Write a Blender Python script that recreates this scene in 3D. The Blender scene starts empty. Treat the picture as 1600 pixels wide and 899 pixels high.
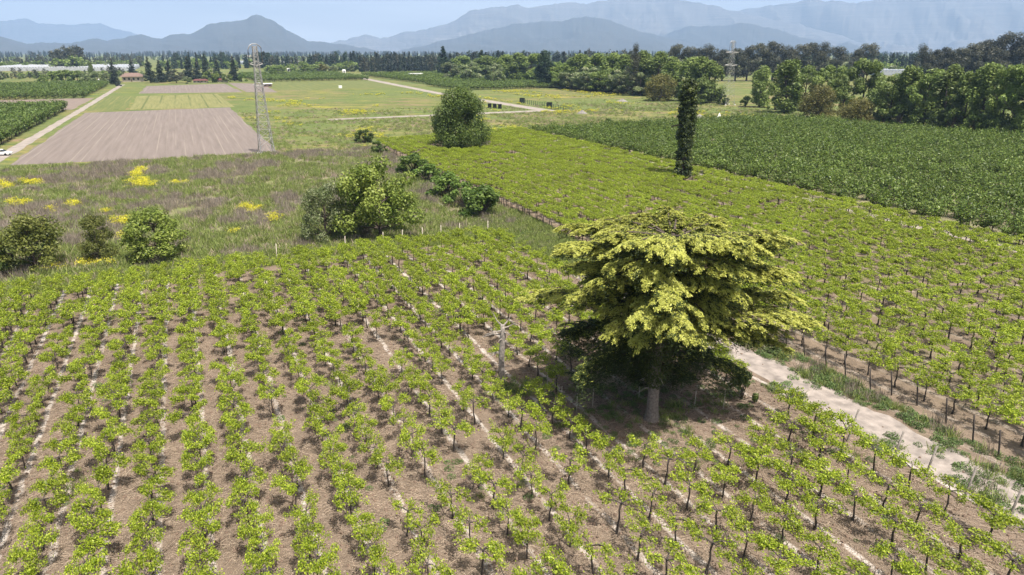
import bpy, math, random
import numpy as np
from mathutils import Vector

SC = bpy.context.scene
COL = SC.collection
R = math.radians

# ------------------------------------------------------------------ camera, world, sun, exposure
CAM_H, PITCH, FOC = 25.0, R(19.1), 1067.0
cd = bpy.data.cameras.new('camera'); cam = bpy.data.objects.new('camera', cd); COL.objects.link(cam)
cam.location = (0, 0, CAM_H); cam.rotation_euler = (R(90) - PITCH, 0, 0)
cd.sensor_width = 36; cd.lens = 36 * FOC / 1600; cd.clip_start = 0.5; cd.clip_end = 90000
SC.camera = cam
SUN_EL, SUN_AZ = R(66), R(140)          # azimuth measured clockwise from +Y
w = bpy.data.worlds.new('World'); SC.world = w; w.use_nodes = True
nt = w.node_tree; bg = nt.nodes['Background']
sky = nt.nodes.new('ShaderNodeTexSky'); sky.sky_type = 'NISHITA'; sky.sun_disc = False
sky.sun_elevation = SUN_EL; sky.sun_rotation = SUN_AZ
sky.air_density = 1.0; sky.dust_density = 7.0; sky.ozone_density = 1.0
# pale veil of thin cloud and dust low round the whole horizon
wtc = nt.nodes.new('ShaderNodeTexCoord'); wsx = nt.nodes.new('ShaderNodeSeparateXYZ'); nt.links.new(wtc.outputs['Generated'], wsx.inputs[0])
wmr = nt.nodes.new('ShaderNodeMapRange'); wmr.interpolation_type = 'SMOOTHSTEP'; wmr.inputs[1].default_value = 0.20; wmr.inputs[2].default_value = 0.02; wmr.inputs[4].default_value = 0.8
nt.links.new(wsx.outputs[2], wmr.inputs[0]); wnz = nt.nodes.new('ShaderNodeTexNoise'); wnz.inputs['Scale'].default_value = 3.0; wnz.inputs['Detail'].default_value = 6
wmp = nt.nodes.new('ShaderNodeMapping'); wmp.inputs['Scale'].default_value = (1, 1, 9); nt.links.new(wtc.outputs['Generated'], wmp.inputs[0]); nt.links.new(wmp.outputs[0], wnz.inputs[0])
wm2 = nt.nodes.new('ShaderNodeMath'); wm2.operation = 'MULTIPLY_ADD'; wm2.inputs[1].default_value = 0.9; wm2.inputs[2].default_value = 0.5; nt.links.new(wnz.outputs[0], wm2.inputs[0])
wm3 = nt.nodes.new('ShaderNodeMath'); wm3.operation = 'MULTIPLY'; wm3.use_clamp = True; nt.links.new(wmr.outputs[0], wm3.inputs[0]); nt.links.new(wm2.outputs[0], wm3.inputs[1])
wmx = nt.nodes.new('ShaderNodeMix'); wmx.data_type = 'RGBA'; wmx.inputs[7].default_value = (11.6, 10.9, 10.1, 1)
nt.links.new(wm3.outputs[0], wmx.inputs[0]); nt.links.new(sky.outputs[0], wmx.inputs[6]); nt.links.new(wmx.outputs[2], bg.inputs[0]); bg.inputs[1].default_value = 0.095
sl = bpy.data.lights.new('sun', 'SUN'); sl.energy = 5.0; sl.angle = R(0.55); sl.color = (1, 0.955, 0.89)
so = bpy.data.objects.new('sun', sl); COL.objects.link(so)
sdir = Vector((math.sin(SUN_AZ) * math.cos(SUN_EL), math.cos(SUN_AZ) * math.cos(SUN_EL), math.sin(SUN_EL)))
so.rotation_euler = sdir.to_track_quat('Z', 'Y').to_euler(); so.location = (0, 0, 200)
SC.view_settings.view_transform = 'Standard'; SC.view_settings.look = 'None'
SC.view_settings.exposure = 0.80; SC.view_settings.gamma = 1.0
SC.cycles.max_bounces = 5; SC.cycles.diffuse_bounces = 3; SC.cycles.transmission_bounces = 3
SC.cycles.volume_bounces = 0; SC.cycles.use_denoising = True

# ------------------------------------------------------------------ survey helpers
FIELD = R(25)                           # the farm's grid is turned 25 degrees
CP, SP = math.cos(PITCH), math.sin(PITCH)
CF, SF = math.cos(FIELD), math.sin(FIELD)

def ground(px, py, z=0.0):              # surveyed ground point of a spot in the 1600 x 899 photograph
    a = (px - 800) / FOC; b = -(py - 449.5) / FOC
    d = (a, CP + b * SP, b * CP - SP); t = (z - CAM_H) / d[2]
    return d[0] * t, d[1] * t

def to_uv(x, y): return -SF * x + CF * y, CF * x + SF * y
def to_xy(u, v): return -SF * u + CF * v, CF * u + SF * v
def ground_uv(px, py): return to_uv(*ground(px, py))
def depth_of(x, y, z=0): return y * CP - (z - CAM_H) * SP
def height_at(x, y, py):                # height of something standing at (x, y) whose top shows at photograph row py
    b = -(py - 449.5) / FOC
    return CAM_H + y * (b * CP - SP) / (CP + b * SP)

rng = np.random.default_rng(7)

def hash2(ix, iy, s):
    h = (ix.astype(np.int64) * 374761393 + iy.astype(np.int64) * 668265263 + s * 974634777) & 0x7fffffff
    h = ((h ^ (h >> 13)) * 1274126177) & 0x7fffffff
    return ((h ^ (h >> 16)) & 0xffff) / 65535.0

def vnoise(x, y, s=0):
    x = np.asarray(x, float); y = np.asarray(y, float)
    ix = np.floor(x); iy = np.floor(y); fx = x - ix; fy = y - iy
    fx = fx * fx * (3 - 2 * fx); fy = fy * fy * (3 - 2 * fy)
    a = hash2(ix, iy, s); b = hash2(ix + 1, iy, s); c = hash2(ix, iy + 1, s); d = hash2(ix + 1, iy + 1, s)
    return (a * (1 - fx) + b * fx) * (1 - fy) + (c * (1 - fx) + d * fx) * fy

def fbm(x, y, s=0, o=4):
    t = 0; a = 0.5
    for k in range(o):
        t = t + a * vnoise(np.asarray(x) * 2 ** k, np.asarray(y) * 2 ** k, s + k); a *= 0.5
    return t / (1 - 0.5 ** o)

# ------------------------------------------------------------------ mesh helpers
class MB:
    def __init__(s): s.v = []; s.n = 0; s.f = []           # faces: (array N x k, material, tint array)
    def add(s, v, f, mat=0, tint=None):
        v = np.asarray(v, float).reshape(-1, 3); f = np.asarray(f, int)
        if tint is None: tint = np.full(len(f), 0.5)
        s.v.append(v); s.f.append((f + s.n, mat, np.asarray(tint, float))); s.n += len(v)
    def quads(s, q, mat=0, tint=None):                      # q: N x 4 x 3
        s.add(q.reshape(-1, 3), np.arange(len(q) * 4).reshape(-1, 4), mat, tint)
    def tube(s, pts, rad, n=6, mat=0, cap=True):
        pts = np.asarray(pts, float); m = len(pts)
        rad = np.broadcast_to(np.asarray(rad, float), (m,))
        t = np.gradient(pts, axis=0); t /= np.linalg.norm(t, axis=1)[:, None] + 1e-9
        ref = np.where(np.abs(t[:, 2:3]) > 0.9, np.array([[1., 0, 0]]), np.array([[0, 0, 1.]]))
        if np.abs(t[:, 2]).max() > 0.9 and np.abs(t[:, 2]).min() < 0.9: ref[:] = (0.83, 0.31, 0.1)
        a = np.cross(t, ref); a /= np.linalg.norm(a, axis=1)[:, None] + 1e-9
        b = np.cross(t, a)
        th = np.arange(n) * 2 * math.pi / n
        v = pts[:, None] + rad[:, None, None] * (np.cos(th)[None, :, None] * a[:, None] + np.sin(th)[None, :, None] * b[:, None])
        i, j = np.meshgrid(np.arange(m - 1), np.arange(n), indexing='ij')
        f = np.stack([i * n + j, i * n + (j + 1) % n, (i + 1) * n + (j + 1) % n, (i + 1) * n + j], -1).reshape(-1, 4)
        s.add(v, f, mat)
        if cap:
            k = s.n - n
            s.f.append((np.arange(k, k + n)[None], mat, np.array([0.5])))
    def box(s, lo, hi, mat=0, rz=0.0, at=(0, 0, 0)):
        x0, y0, z0 = lo; x1, y1, z1 = hi
        v = np.array([(x0, y0, z0), (x1, y0, z0), (x1, y1, z0), (x0, y1, z0), (x0, y0, z1), (x1, y0, z1), (x1, y1, z1), (x0, y1, z1)], float)
        c, q = math.cos(rz), math.sin(rz)
        v = np.stack([v[:, 0] * c - v[:, 1] * q, v[:, 0] * q + v[:, 1] * c, v[:, 2]], 1) + np.array(at)
        s.add(v, [(0, 3, 2, 1), (4, 5, 6, 7), (0, 1, 5, 4), (1, 2, 6, 5), (2, 3, 7, 6), (3, 0, 4, 7)], mat)
    def mesh(s, name, mats, smooth=False):
        me = bpy.data.meshes.new(name)
        v = np.concatenate(s.v); me.vertices.add(len(v)); me.vertices.foreach_set('co', v.astype(np.float32).ravel())
        tot = np.concatenate([np.full(len(f), f.shape[1]) for f, _, _ in s.f])
        loops = np.concatenate([f.ravel() for f, _, _ in s.f])
        me.loops.add(len(loops)); me.loops.foreach_set('vertex_index', loops.astype(np.int32))
        me.polygons.add(len(tot)); st = np.concatenate([[0], np.cumsum(tot)[:-1]])
        me.polygons.foreach_set('loop_start', st.astype(np.int32))
        me.polygons.foreach_set('material_index', np.concatenate([np.full(len(f), m) for f, m, _ in s.f]).astype(np.int32))
        me.polygons.foreach_set('use_smooth', np.full(len(tot), smooth))
        at = me.attributes.new('tint', 'FLOAT', 'FACE')
        at.data.foreach_set('value', np.concatenate([t for _, _, t in s.f]).astype(np.float32))
        for m in mats: me.materials.append(m)
        me.update(calc_edges=True); me.validate()
        return me

def leaf_quads(c, size, up=0.6, out=None, outw=0.0, aspect=0.6, r=None):
    r = r or rng; n = len(c)
    size = np.broadcast_to(np.asarray(size, float), (n,))
    nrm = r.normal(size=(n, 3)) * 0.55; nrm[:, 2] += up
    if out is not None: nrm += out * outw
    nrm /= np.linalg.norm(nrm, axis=1)[:, None] + 1e-9
    t = np.cross(nrm, r.normal(size=(n, 3))); t /= np.linalg.norm(t, axis=1)[:, None] + 1e-9
    b = np.cross(nrm, t)
    s = size[:, None]
    return np.stack([c - t * s, c + b * s * aspect, c + t * s, c - b * s * aspect], 1)

def obj(name, me, parent=None, loc=(0, 0, 0), rz=0.0, kind=None):
    o = bpy.data.objects.new(name, me); COL.objects.link(o)
    o.location = loc; o.rotation_euler = (0, 0, rz)
    if parent: o.parent = parent
    if kind: o['kind'] = kind
    return o

def tag(o, label, cat, group=None, kind=None):
    o['label'] = label; o['category'] = cat
    if group: o['group'] = group
    if kind: o['kind'] = kind
    return o

def thing(name, label, cat, loc=(0, 0, 0), rz=0.0, group=None, scale=None):
    o = obj(name, None, None, loc, rz); o.empty_display_size = 0.3
    if scale is not None: o.scale = scale
    return tag(o, label, cat, group)

def copy_thing(src, loc, rz, scale, label=None, group=None):
    c = src.copy(); COL.objects.link(c); c.location = loc; c.rotation_euler = (0, 0, rz); c.scale = scale
    if label: c['label'] = label
    if group: c['group'] = group
    for ch in src.children:
        d = ch.copy(); COL.objects.link(d); d.parent = c
    return c

# ------------------------------------------------------------------ materials
def mat(name):
    m = bpy.data.materials.new(name); m.use_nodes = True
    return m, m.node_tree.nodes, m.node_tree.links, m.node_tree.nodes['Principled BSDF']

def ramp(nodes, stops):
    r = nodes.new('ShaderNodeValToRGB'); e = r.color_ramp.elements
    e[0].position, e[0].color = stops[0][0], (*stops[0][1], 1)
    e[1].position, e[1].color = stops[-1][0], (*stops[-1][1], 1)
    for p, c in stops[1:-1]:
        x = e.new(p); x.color = (*c, 1)
    return r

def leaf_mat(name, cols, trans=0.35, rough=0.5, var=0.25, spec=0.3):
    m, N, L, p = mat(name)
    at = N.new('ShaderNodeAttribute'); at.attribute_name = 'tint'
    r = ramp(N, [(i / (len(cols) - 1), c) for i, c in enumerate(cols)])
    L.new(at.outputs['Fac'], r.inputs[0])
    oi = N.new('ShaderNodeObjectInfo')
    mr = N.new('ShaderNodeMapRange'); mr.inputs[3].default_value = 1 - var; mr.inputs[4].default_value = 1 + var
    L.new(oi.outputs['Random'], mr.inputs[0])
    hs = N.new('ShaderNodeHueSaturation'); L.new(r.outputs[0], hs.inputs['Color']); L.new(mr.outputs[0], hs.inputs['Value'])
    L.new(hs.outputs[0], p.inputs['Base Color']); p.inputs['Roughness'].default_value = rough
    p.inputs['Specular IOR Level'].default_value = spec
    tr = N.new('ShaderNodeBsdfTranslucent'); L.new(hs.outputs[0], tr.inputs[0])
    mx = N.new('ShaderNodeMixShader'); mx.inputs[0].default_value = trans
    L.new(p.outputs[0], mx.inputs[1]); L.new(tr.outputs[0], mx.inputs[2])
    L.new(mx.outputs[0], N['Material Output'].inputs[0])
    return m

def plain(name, c, rough=0.8, noise=0.25, scale=6.0, metal=0.0, c2=None, bump=0.0):
    m, N, L, p = mat(name)
    tc = N.new('ShaderNodeTexCoord'); nz = N.new('ShaderNodeTexNoise'); nz.inputs['Scale'].default_value = scale; nz.inputs['Detail'].default_value = 5
    L.new(tc.outputs['Object'], nz.inputs[0])
    c2 = c2 or tuple(min(1, x * (1 + noise)) for x in c)
    r = ramp(N, [(0.3, tuple(x * (1 - noise) for x in c)), (0.7, c2)]); L.new(nz.outputs[0], r.inputs[0])
    L.new(r.outputs[0], p.inputs['Base Color']); p.inputs['Roughness'].default_value = rough; p.inputs['Metallic'].default_value = metal
    p.inputs['Specular IOR Level'].default_value = 0.25
    if bump:
        b = N.new('ShaderNodeBump'); b.inputs['Strength'].default_value = 0.6; b.inputs['Distance'].default_value = bump
        L.new(nz.outputs[0], b.inputs['Height']); L.new(b.outputs[0], p.inputs['Normal'])
    return m

class G:                                                    # small node-graph writer for the ground materials
    def __init__(s, name):
        s.m, s.N, s.L, s.p = mat(name); s.tc = s.N.new('ShaderNodeTexCoord').outputs['Object']
        s.p.inputs['Roughness'].default_value = 0.95; s.p.inputs['Specular IOR Level'].default_value = 0.1
    def map(s, sx, sy, sz=1.0, off=(0, 0, 0)):
        n = s.N.new('ShaderNodeMapping'); n.inputs['Scale'].default_value = (sx, sy, sz); n.inputs['Location'].default_value = off
        s.L.new(s.tc, n.inputs[0]); return n.outputs[0]
    def noise(s, sx, sy=None, det=5, rough=0.6, off=(0, 0, 0), dist=0.0):
        n = s.N.new('ShaderNodeTexNoise'); n.inputs['Scale'].default_value = 1; n.inputs['Detail'].default_value = det
        n.inputs['Roughness'].default_value = rough; n.inputs['Distortion'].default_value = dist
        s.L.new(s.map(sx, sx if sy is None else sy, 1, off), n.inputs[0]); return n.outputs[0]
    def ramp(s, fac, stops):
        r = ramp(s.N, stops); s.L.new(fac, r.inputs[0]); return r.outputs[0]
    def step(s, fac, lo, hi):
        n = s.N.new('ShaderNodeMapRange'); n.interpolation_type = 'SMOOTHSTEP'
        n.inputs[1].default_value = lo; n.inputs[2].default_value = hi; s.L.new(fac, n.inputs[0]); return n.outputs[0]
    def mix(s, fac, a, b):
        n = s.N.new('ShaderNodeMix'); n.data_type = 'RGBA'
        for i, x in ((0, fac), (6, a), (7, b)):
            if isinstance(x, (int, float)): n.inputs[i].default_value = x
            elif isinstance(x, tuple): n.inputs[i].default_value = (*x, 1)
            else: s.L.new(x, n.inputs[i])
        return n.outputs[2]
    def math(s, op, a, b=None):
        n = s.N.new('ShaderNodeMath'); n.operation = op
        for i, x in enumerate((a, b)):
            if x is None: continue
            if isinstance(x, (int, float)): n.inputs[i].default_value = x
            else: s.L.new(x, n.inputs[i])
        return n.outputs[0]
    def axis(s, k):
        n = s.N.new('ShaderNodeSeparateXYZ'); s.L.new(s.tc, n.inputs[0]); return n.outputs[k]
    def out(s, col, bump=None, dist=0.1, strength=0.7):
        s.L.new(col, s.p.inputs['Base Color'])
        if bump is not None:
            b = s.N.new('ShaderNodeBump'); b.inputs['Strength'].default_value = strength; b.inputs['Distance'].default_value = dist
            s.L.new(bump, b.inputs['Height']); s.L.new(b.outputs[0], s.p.inputs['Normal'])
        return s.m

M_BARK = plain('bark', (0.085, 0.066, 0.052), 0.9, 0.4, 9, bump=0.02)
M_CEDARBARK = plain('cedar_bark', (0.17, 0.145, 0.125), 0.95, 0.4, 7, bump=0.04)
M_VINEBARK = plain('vine_bark', (0.06, 0.05, 0.043), 0.95, 0.4, 14)
M_CANE = plain('cane', (0.20, 0.15, 0.125), 0.9, 0.3, 9)
M_DEAD = plain('dead_wood', (0.25, 0.22, 0.19), 0.9, 0.45, 6, bump=0.03)
M_POST = plain('weathered_post', (0.20, 0.175, 0.15), 0.9, 0.4, 8)
M_STAKE = plain('pale_stake', (0.42, 0.37, 0.30), 0.9, 0.2, 8)
M_STEEL = plain('galvanised_steel', (0.34, 0.33, 0.31), 0.5, 0.12, 3, metal=0.3)
M_WHITE = plain('white_paint', (0.75, 0.74, 0.70), 0.6, 0.08, 2)
M_VINE = leaf_mat('vine_leaf', [(0.115, 0.17, 0.012), (0.27, 0.345, 0.022), (0.45, 0.515, 0.06)], 0.42, 0.45, 0.16)
M_ORCH = leaf_mat('orchard_leaf', [(0.045, 0.08, 0.010), (0.095, 0.145, 0.018), (0.20, 0.255, 0.055)], 0.3, 0.45, 0.2)
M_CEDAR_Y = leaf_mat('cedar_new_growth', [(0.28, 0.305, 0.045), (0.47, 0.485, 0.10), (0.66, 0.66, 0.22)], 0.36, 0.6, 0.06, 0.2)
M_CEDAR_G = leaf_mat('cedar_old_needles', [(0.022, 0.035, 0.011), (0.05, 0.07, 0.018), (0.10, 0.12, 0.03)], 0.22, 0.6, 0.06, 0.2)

# ------------------------------------------------------------------ haze box and sky-free air
hz = MB(); hz.box((-21000, -3000, -1.5), (21000, 20500, 1700))
hm = bpy.data.materials.new('air'); hm.use_nodes = True; hm.node_tree.nodes.clear()
ho = hm.node_tree.nodes.new('ShaderNodeOutputMaterial'); pv = hm.node_tree.nodes.new('ShaderNodeVolumePrincipled')
pv.inputs['Color'].default_value = (0.44, 0.67, 1.0, 1); pv.inputs['Density'].default_value = 0.000092; pv.inputs['Anisotropy'].default_value = 0.0
hm.node_tree.links.new(pv.outputs[0], ho.inputs['Volume'])
tag(obj('haze', hz.mesh('haze', [hm])), 'pale blue haze lying over the whole valley', 'haze', kind='stuff')

# ------------------------------------------------------------------ the ground
def sheet(name, pts_uv, z, m, nu=None, label=None, wob=0.0, wf=0.5, cat='ground'):
    """polygon strip given as left edge / right edge lists in field coordinates, finely cut so edges can wander"""
    left, right = pts_uv
    def res(e, n):
        e = np.array(e, float); d = np.concatenate([[0], np.cumsum(np.hypot(*np.diff(e, axis=0).T))]); t = np.linspace(0, d[-1], n)
        return np.stack([np.interp(t, d, e[:, 0]), np.interp(t, d, e[:, 1])], 1)
    n = nu or 2
    a, b = res(left, n), res(right, n)
    if wob:
        for e, s in ((a, 3), (b, 8)):
            k = (fbm(e[:, 0] * wf, e[:, 1] * wf, s) - 0.5) * 2 * wob; dirn = (b - a) / (np.linalg.norm(b - a, axis=1)[:, None] + 1e-9)
            e += dirn * k[:, None]
    v = np.concatenate([np.c_[a, np.full(n, z)], np.c_[b, np.full(n, z)]]); i = np.arange(n - 1)
    mb = MB(); mb.add(v, np.stack([i, n + i, n + i + 1, i + 1], 1)[:, ::-1])
    o = obj(name, mb.mesh(name, [m]), None, (0, 0, 0), 0, 'structure')
    # local x is u (along the rows), local y is v (across): u axis = (-SF, CF), v axis = (CF, SF) -> mirrored frame handled with scale
    o.rotation_euler = (0, 0, FIELD + R(90)); o.scale = (1, -1, 1)
    return tag(o, label or name.replace('_', ' '), cat)

g = G('meadow_ground')
n1 = g.noise(0.010, 0.014, 6, off=(3, 8, 0)); n2 = g.noise(0.05, 0.085, 8, 0.68, off=(40, 3, 0)); n3 = g.noise(0.7, 0.7, 5, 0.7); n4 = g.noise(0.03, 0.07, 7, 0.65, off=(9, 77, 0)); n5 = g.noise(0.16, 0.2, 6, 0.7, off=(60, 7, 0))
c = g.ramp(n2, [(0.36, (0.075, 0.105, 0.03)), (0.45, (0.125, 0.14, 0.042)), (0.53, (0.185, 0.175, 0.06)), (0.6, (0.215, 0.155, 0.09)), (0.68, (0.16, 0.115, 0.075))])
c = g.mix(g.math('MULTIPLY', g.step(n1, 0.44, 0.58), 0.75), c, (0.115, 0.15, 0.045))
c = g.mix(g.math('MULTIPLY', g.step(n5, 0.45, 0.62), 0.55), c, (0.075, 0.10, 0.035))
c = g.mix(g.math('MULTIPLY', g.step(n4, 0.57, 0.68), 0.6), c, (0.34, 0.30, 0.035))
c = g.mix(g.math('MULTIPLY', g.step(n3, 0.45, 0.65), 0.45), c, (0.065, 0.08, 0.028))
M_MEADOW = g.out(c, n3, 0.35)
mb = MB(); S = 20500
mb.add([(-S, -2500, 0), (S, -2500, 0), (S, 20300, 0), (-S, 20300, 0)], [(0, 1, 2, 3)])
gr = obj('ground', mb.mesh('ground', [M_MEADOW]), None, (0, 0, 0), 0, 'structure'); tag(gr, 'flat valley floor of green and yellow meadow', 'ground')

def soil_mat(name, base, line, off, pitch, lw=0.16, green=0.0, stripes=True, lk=0.85):
    g = G(name)
    a = g.noise(1.2, 1.2, 8, 0.72); b = g.noise(9, 9, 4, 0.7, off=(5, 1, 0)); d = g.noise(0.12, 0.12, 4, off=(30, 2, 0)); tw = g.noise(6.0, 26.0, 3, 0.6, dist=2.0)
    c = g.ramp(a, [(0.25, tuple(x * 0.62 for x in base)), (0.5, base), (0.75, tuple(min(1, x * 1.3) for x in base))])
    c = g.mix(g.math('MULTIPLY', g.step(b, 0.5, 0.75), 0.5), c, tuple(x * 0.42 for x in base))
    c = g.mix(g.math('MULTIPLY', g.step(tw, 0.55, 0.68), 0.55), c, tuple(min(1, x * 1.75) for x in base))
    c = g.mix(g.math('MULTIPLY', g.step(d, 0.5, 0.7), green), c, (0.10, 0.13, 0.04))
    c = g.mix(g.math('MULTIPLY', g.step(g.noise(0.3, 0.5, 6, 0.7, off=(8, 80, 0)), 0.46, 0.64), 0.5), c, tuple(x * 0.6 for x in base))
    if stripes:
        y = g.axis(1); wv = g.noise(0.5, 0.5, 4, off=(3, 9, 0))
        ph = g.math('FRACT', g.math('ADD', g.math('DIVIDE', g.math('ADD', g.math('SUBTRACT', y, off), g.math('MULTIPLY', g.math('SUBTRACT', wv, 0.5), 0.55)), pitch), 1000.5))
        ds = g.math('MULTIPLY', g.math('ABSOLUTE', g.math('SUBTRACT', ph, 0.5)), pitch)
        k = g.math('SUBTRACT', 1.0, g.step(ds, lw * 0.45, lw * 1.3))
        br = g.math('MULTIPLY', g.step(g.noise(0.35, 0.5, 5, 0.7, off=(11, 4, 0)), 0.36, 0.52), g.step(g.noise(5, 5, 3, 0.7, off=(1, 14, 0)), 0.2, 0.5))
        c = g.mix(g.math('MULTIPLY', g.math('MULTIPLY', k, br), lk), c, line)
    return g.out(c, g.math('ADD', a, g.math('MULTIPLY', b, 0.5)), 0.16, 0.9)

ROWP, VINEP = 2.55, 2.3                      # row spacing across, vine spacing along
ROW0 = -7.35
M_SOILA = soil_mat('vineyard_soil', (0.185, 0.14, 0.103), (0.46, 0.41, 0.36), ROW0 + 0.35, ROWP, 0.19, lk=0.88)
M_SOILB = soil_mat('far_vineyard_soil', (0.19, 0.145, 0.105), (0.34, 0.29, 0.24), 1.0, ROWP, 0.3, 0.3, True, 0.5)
M_SOILC = soil_mat('orchard_soil', (0.20, 0.18, 0.11), (0.4, 0.38, 0.3), 0, 4, 0.2, 0.6, False)
M_SAND = plain('sandy_soil', (0.25, 0.215, 0.185), 0.95, 0.34, 1.1, bump=0.05)
M_TRACK = plain('pale_track', (0.26, 0.225, 0.192), 0.95, 0.2, 0.35)
M_DARKSOIL = plain('ploughed_soil_plain', (0.18, 0.14, 0.112), 0.95, 0.15, 0.3)

sheet('vineyard_soil', ([(-30, -60), (85.5, -60)], [(-30, 40.2), (62, 40.2), (85.5, 38.8)]), 0.006, M_SOILA, 80, 'brown soil with pale drip lines under the near vines', 0.5)
sheet('far_vineyard_soil', ([(-20, 45.6), (195, 47.5)], [(-20, 98), (203, 98)]), 0.006, M_SOILB, 90, 'brown soil under the far vineyard block', 0.4)
sheet('orchard_soil', ([(-60, 99.5), (201, 101)], [(-60, 230), (203, 206)]), 0.006, M_SOILC, 60, 'weedy soil under the dark green orchard', 0.5)
sheet('sandy_path', ([(-20, 38.8), (16, 38.9), (40, 39.4), (66, 38.9), (74, 38.6), (83, 37.2)], [(-20, 43.6), (20, 43.2), (40, 42.7), (60, 41.2), (70, 40.2), (84, 38.6)]), 0.012, M_SAND, 220, 'pale sandy path between the two vineyard blocks', 0.75, 0.55, 'path')
sheet('verge', ([(-20, 41.5), (62, 40.6)], [(-20, 48), (62, 48)]), 0.009, M_SOILB, 80, 'brown weedy verge between the path and the far vineyard', 0.3)
sheet('orchard_track', ([(-20, 96.2), (200, 97.4)], [(-20, 98.6), (200, 99.6)]), 0.012, M_SAND, 80, 'pale track along the orchard edge', 0.5, 0.2, 'track')

g = G('brush_ground'); a = g.noise(0.25, 0.25, 6); b = g.noise(3, 3, 4); d = g.noise(0.07, 0.1, 5, off=(3, 3, 0))
c = g.ramp(a, [(0.3, (0.20, 0.165, 0.13)), (0.5, (0.17, 0.165, 0.08)), (0.7, (0.15, 0.175, 0.06))])
c = g.mix(g.step(d, 0.45, 0.6), c, (0.20, 0.165, 0.14)); M_BRUSH = g.out(c, b, 0.2)
sheet('weedy_field', ([(87, -140), (187, -140)], [(87, 46.5), (187, 50)]), 0.004, M_BRUSH, 60, 'weedy fallow field with dry brush', 1.0, 0.1)

def field_mat(name, c0, c1, pitch, line, k=0.6, warm=None):
    g = G(name); a = g.noise(0.04, 0.9, 6); b = g.noise(0.015, 0.7, 5, off=(7, 2, 0)); n = g.noise(1.5, 1.5, 3)
    c = g.ramp(a, [(0.3, c0), (0.7, c1)])
    c = g.mix(g.math('MULTIPLY', g.step(b, 0.55, 0.75), k * 0.5), c, line)
    y = g.axis(1); fr = g.math('FRACT', g.math('ADD', g.math('DIVIDE', y, pitch), 1000.0)); d = g.math('ABSOLUTE', g.math('SUBTRACT', fr, 0.5)); e = g.noise(0.012, 0.3, 5, off=(17, 22, 0))
    c = g.mix(g.math('MULTIPLY', g.math('SUBTRACT', 1.0, g.step(d, 0.02, 0.10)), g.math('MULTIPLY', g.step(e, 0.42, 0.6), k)), c, line)
    if warm: c = g.mix(g.math('MULTIPLY', g.step(g.noise(0.05, 0.05, 4, off=(50, 6, 0)), 0.55, 0.7), 0.6), c, warm)
    return g.out(c, n, 0.06)
M_PLOW = field_mat('ploughed_soil', (0.145, 0.12, 0.103), (0.195, 0.162, 0.14), 2.3, (0.29, 0.25, 0.20), 0.5)
M_STUB = field_mat('stubble', (0.13, 0.14, 0.052), (0.215, 0.20, 0.085), 7.0, (0.085, 0.10, 0.036), 0.9)
M_CROP = field_mat('far_crop', (0.085, 0.11, 0.036), (0.15, 0.155, 0.055), 6.0, (0.22, 0.20, 0.08), 0.6)
sheet('ploughed_field', ([(193, -38.5), (350, -38.5)], [(187, 21), (356, 19.5)]), 0.012, M_PLOW, 60, 'ploughed brown field with pale furrow lines', 0.8, 0.1)
sheet('stubble_field', ([(360, -22), (470, -24)], [(359, 22), (472, 20)]), 0.012, M_STUB, 40, 'pale green stubble field with darker stripes', 0.6, 0.1)
sheet('mown_field', ([(360, -39), (470, -40)], [(360, -24), (470, -25)]), 0.010, M_CROP, 20, 'green grass plot beside the farm road', 0.6, 0.1)
sheet('far_ploughed_field', ([(498, -24), (604, -23)], [(486, 36), (620, 33)]), 0.012, M_PLOW, 30, 'farther bare brown field before the dark conifers', 1.0, 0.05)
sheet('striped_field', ([(486, 38), (640, 36)], [(475, 56), (600, 60)]), 0.012, M_PLOW, 20, 'narrow bare field beside the farther ploughed field', 1.0, 0.05)
sheet('farm_track', ([(190, -44.6), (345, -43.5), (640, -43)], [(190, -41.3), (345, -40.6), (640, -39.5)]), 0.016, M_TRACK, 200, 'pale farm track along the ploughed field', 0.5, 0.15, 'track')
sheet('bare_plot', ([(371, -320), (461, -320)], [(371, -46), (461, -45)]), 0.010, M_DARKSOIL, 20, 'bare brown plot between the two left orchards', 1.0, 0.05)
sheet('dirt_road', ([(281, 142.5), (430, 143), (760, 162), (860, 168)], [(276, 149.5), (430, 149.5), (760, 170), (860, 176)]), 0.018, M_TRACK, 160, 'pale dirt road running away past the lone tree', 0.6, 0.08, 'road')
sheet('footpath', ([(99, 36.9), (112, 37.6), (130, 38.4), (150, 39.0)], [(99, 37.7), (112, 38.3), (130, 39.0), (150, 39.5)]), 0.012, M_TRACK, 60, 'thin pale footpath left of the ditch hedge', 0.3, 0.3, 'path')
sheet('cross_track', ([(272, 50), (273.5, 150)], [(277, 50), (280.5, 150)]), 0.016, M_TRACK, 100, 'pale track crossing the meadow to the dirt road', 0.5, 0.1, 'track')
sheet('grass_strip_field', ([(500, 60), (640, 62)], [(500, 150), (640, 158)]), 0.010, M_CROP, 20, 'far green strip field before the sheds', 2.0, 0.03)

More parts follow.
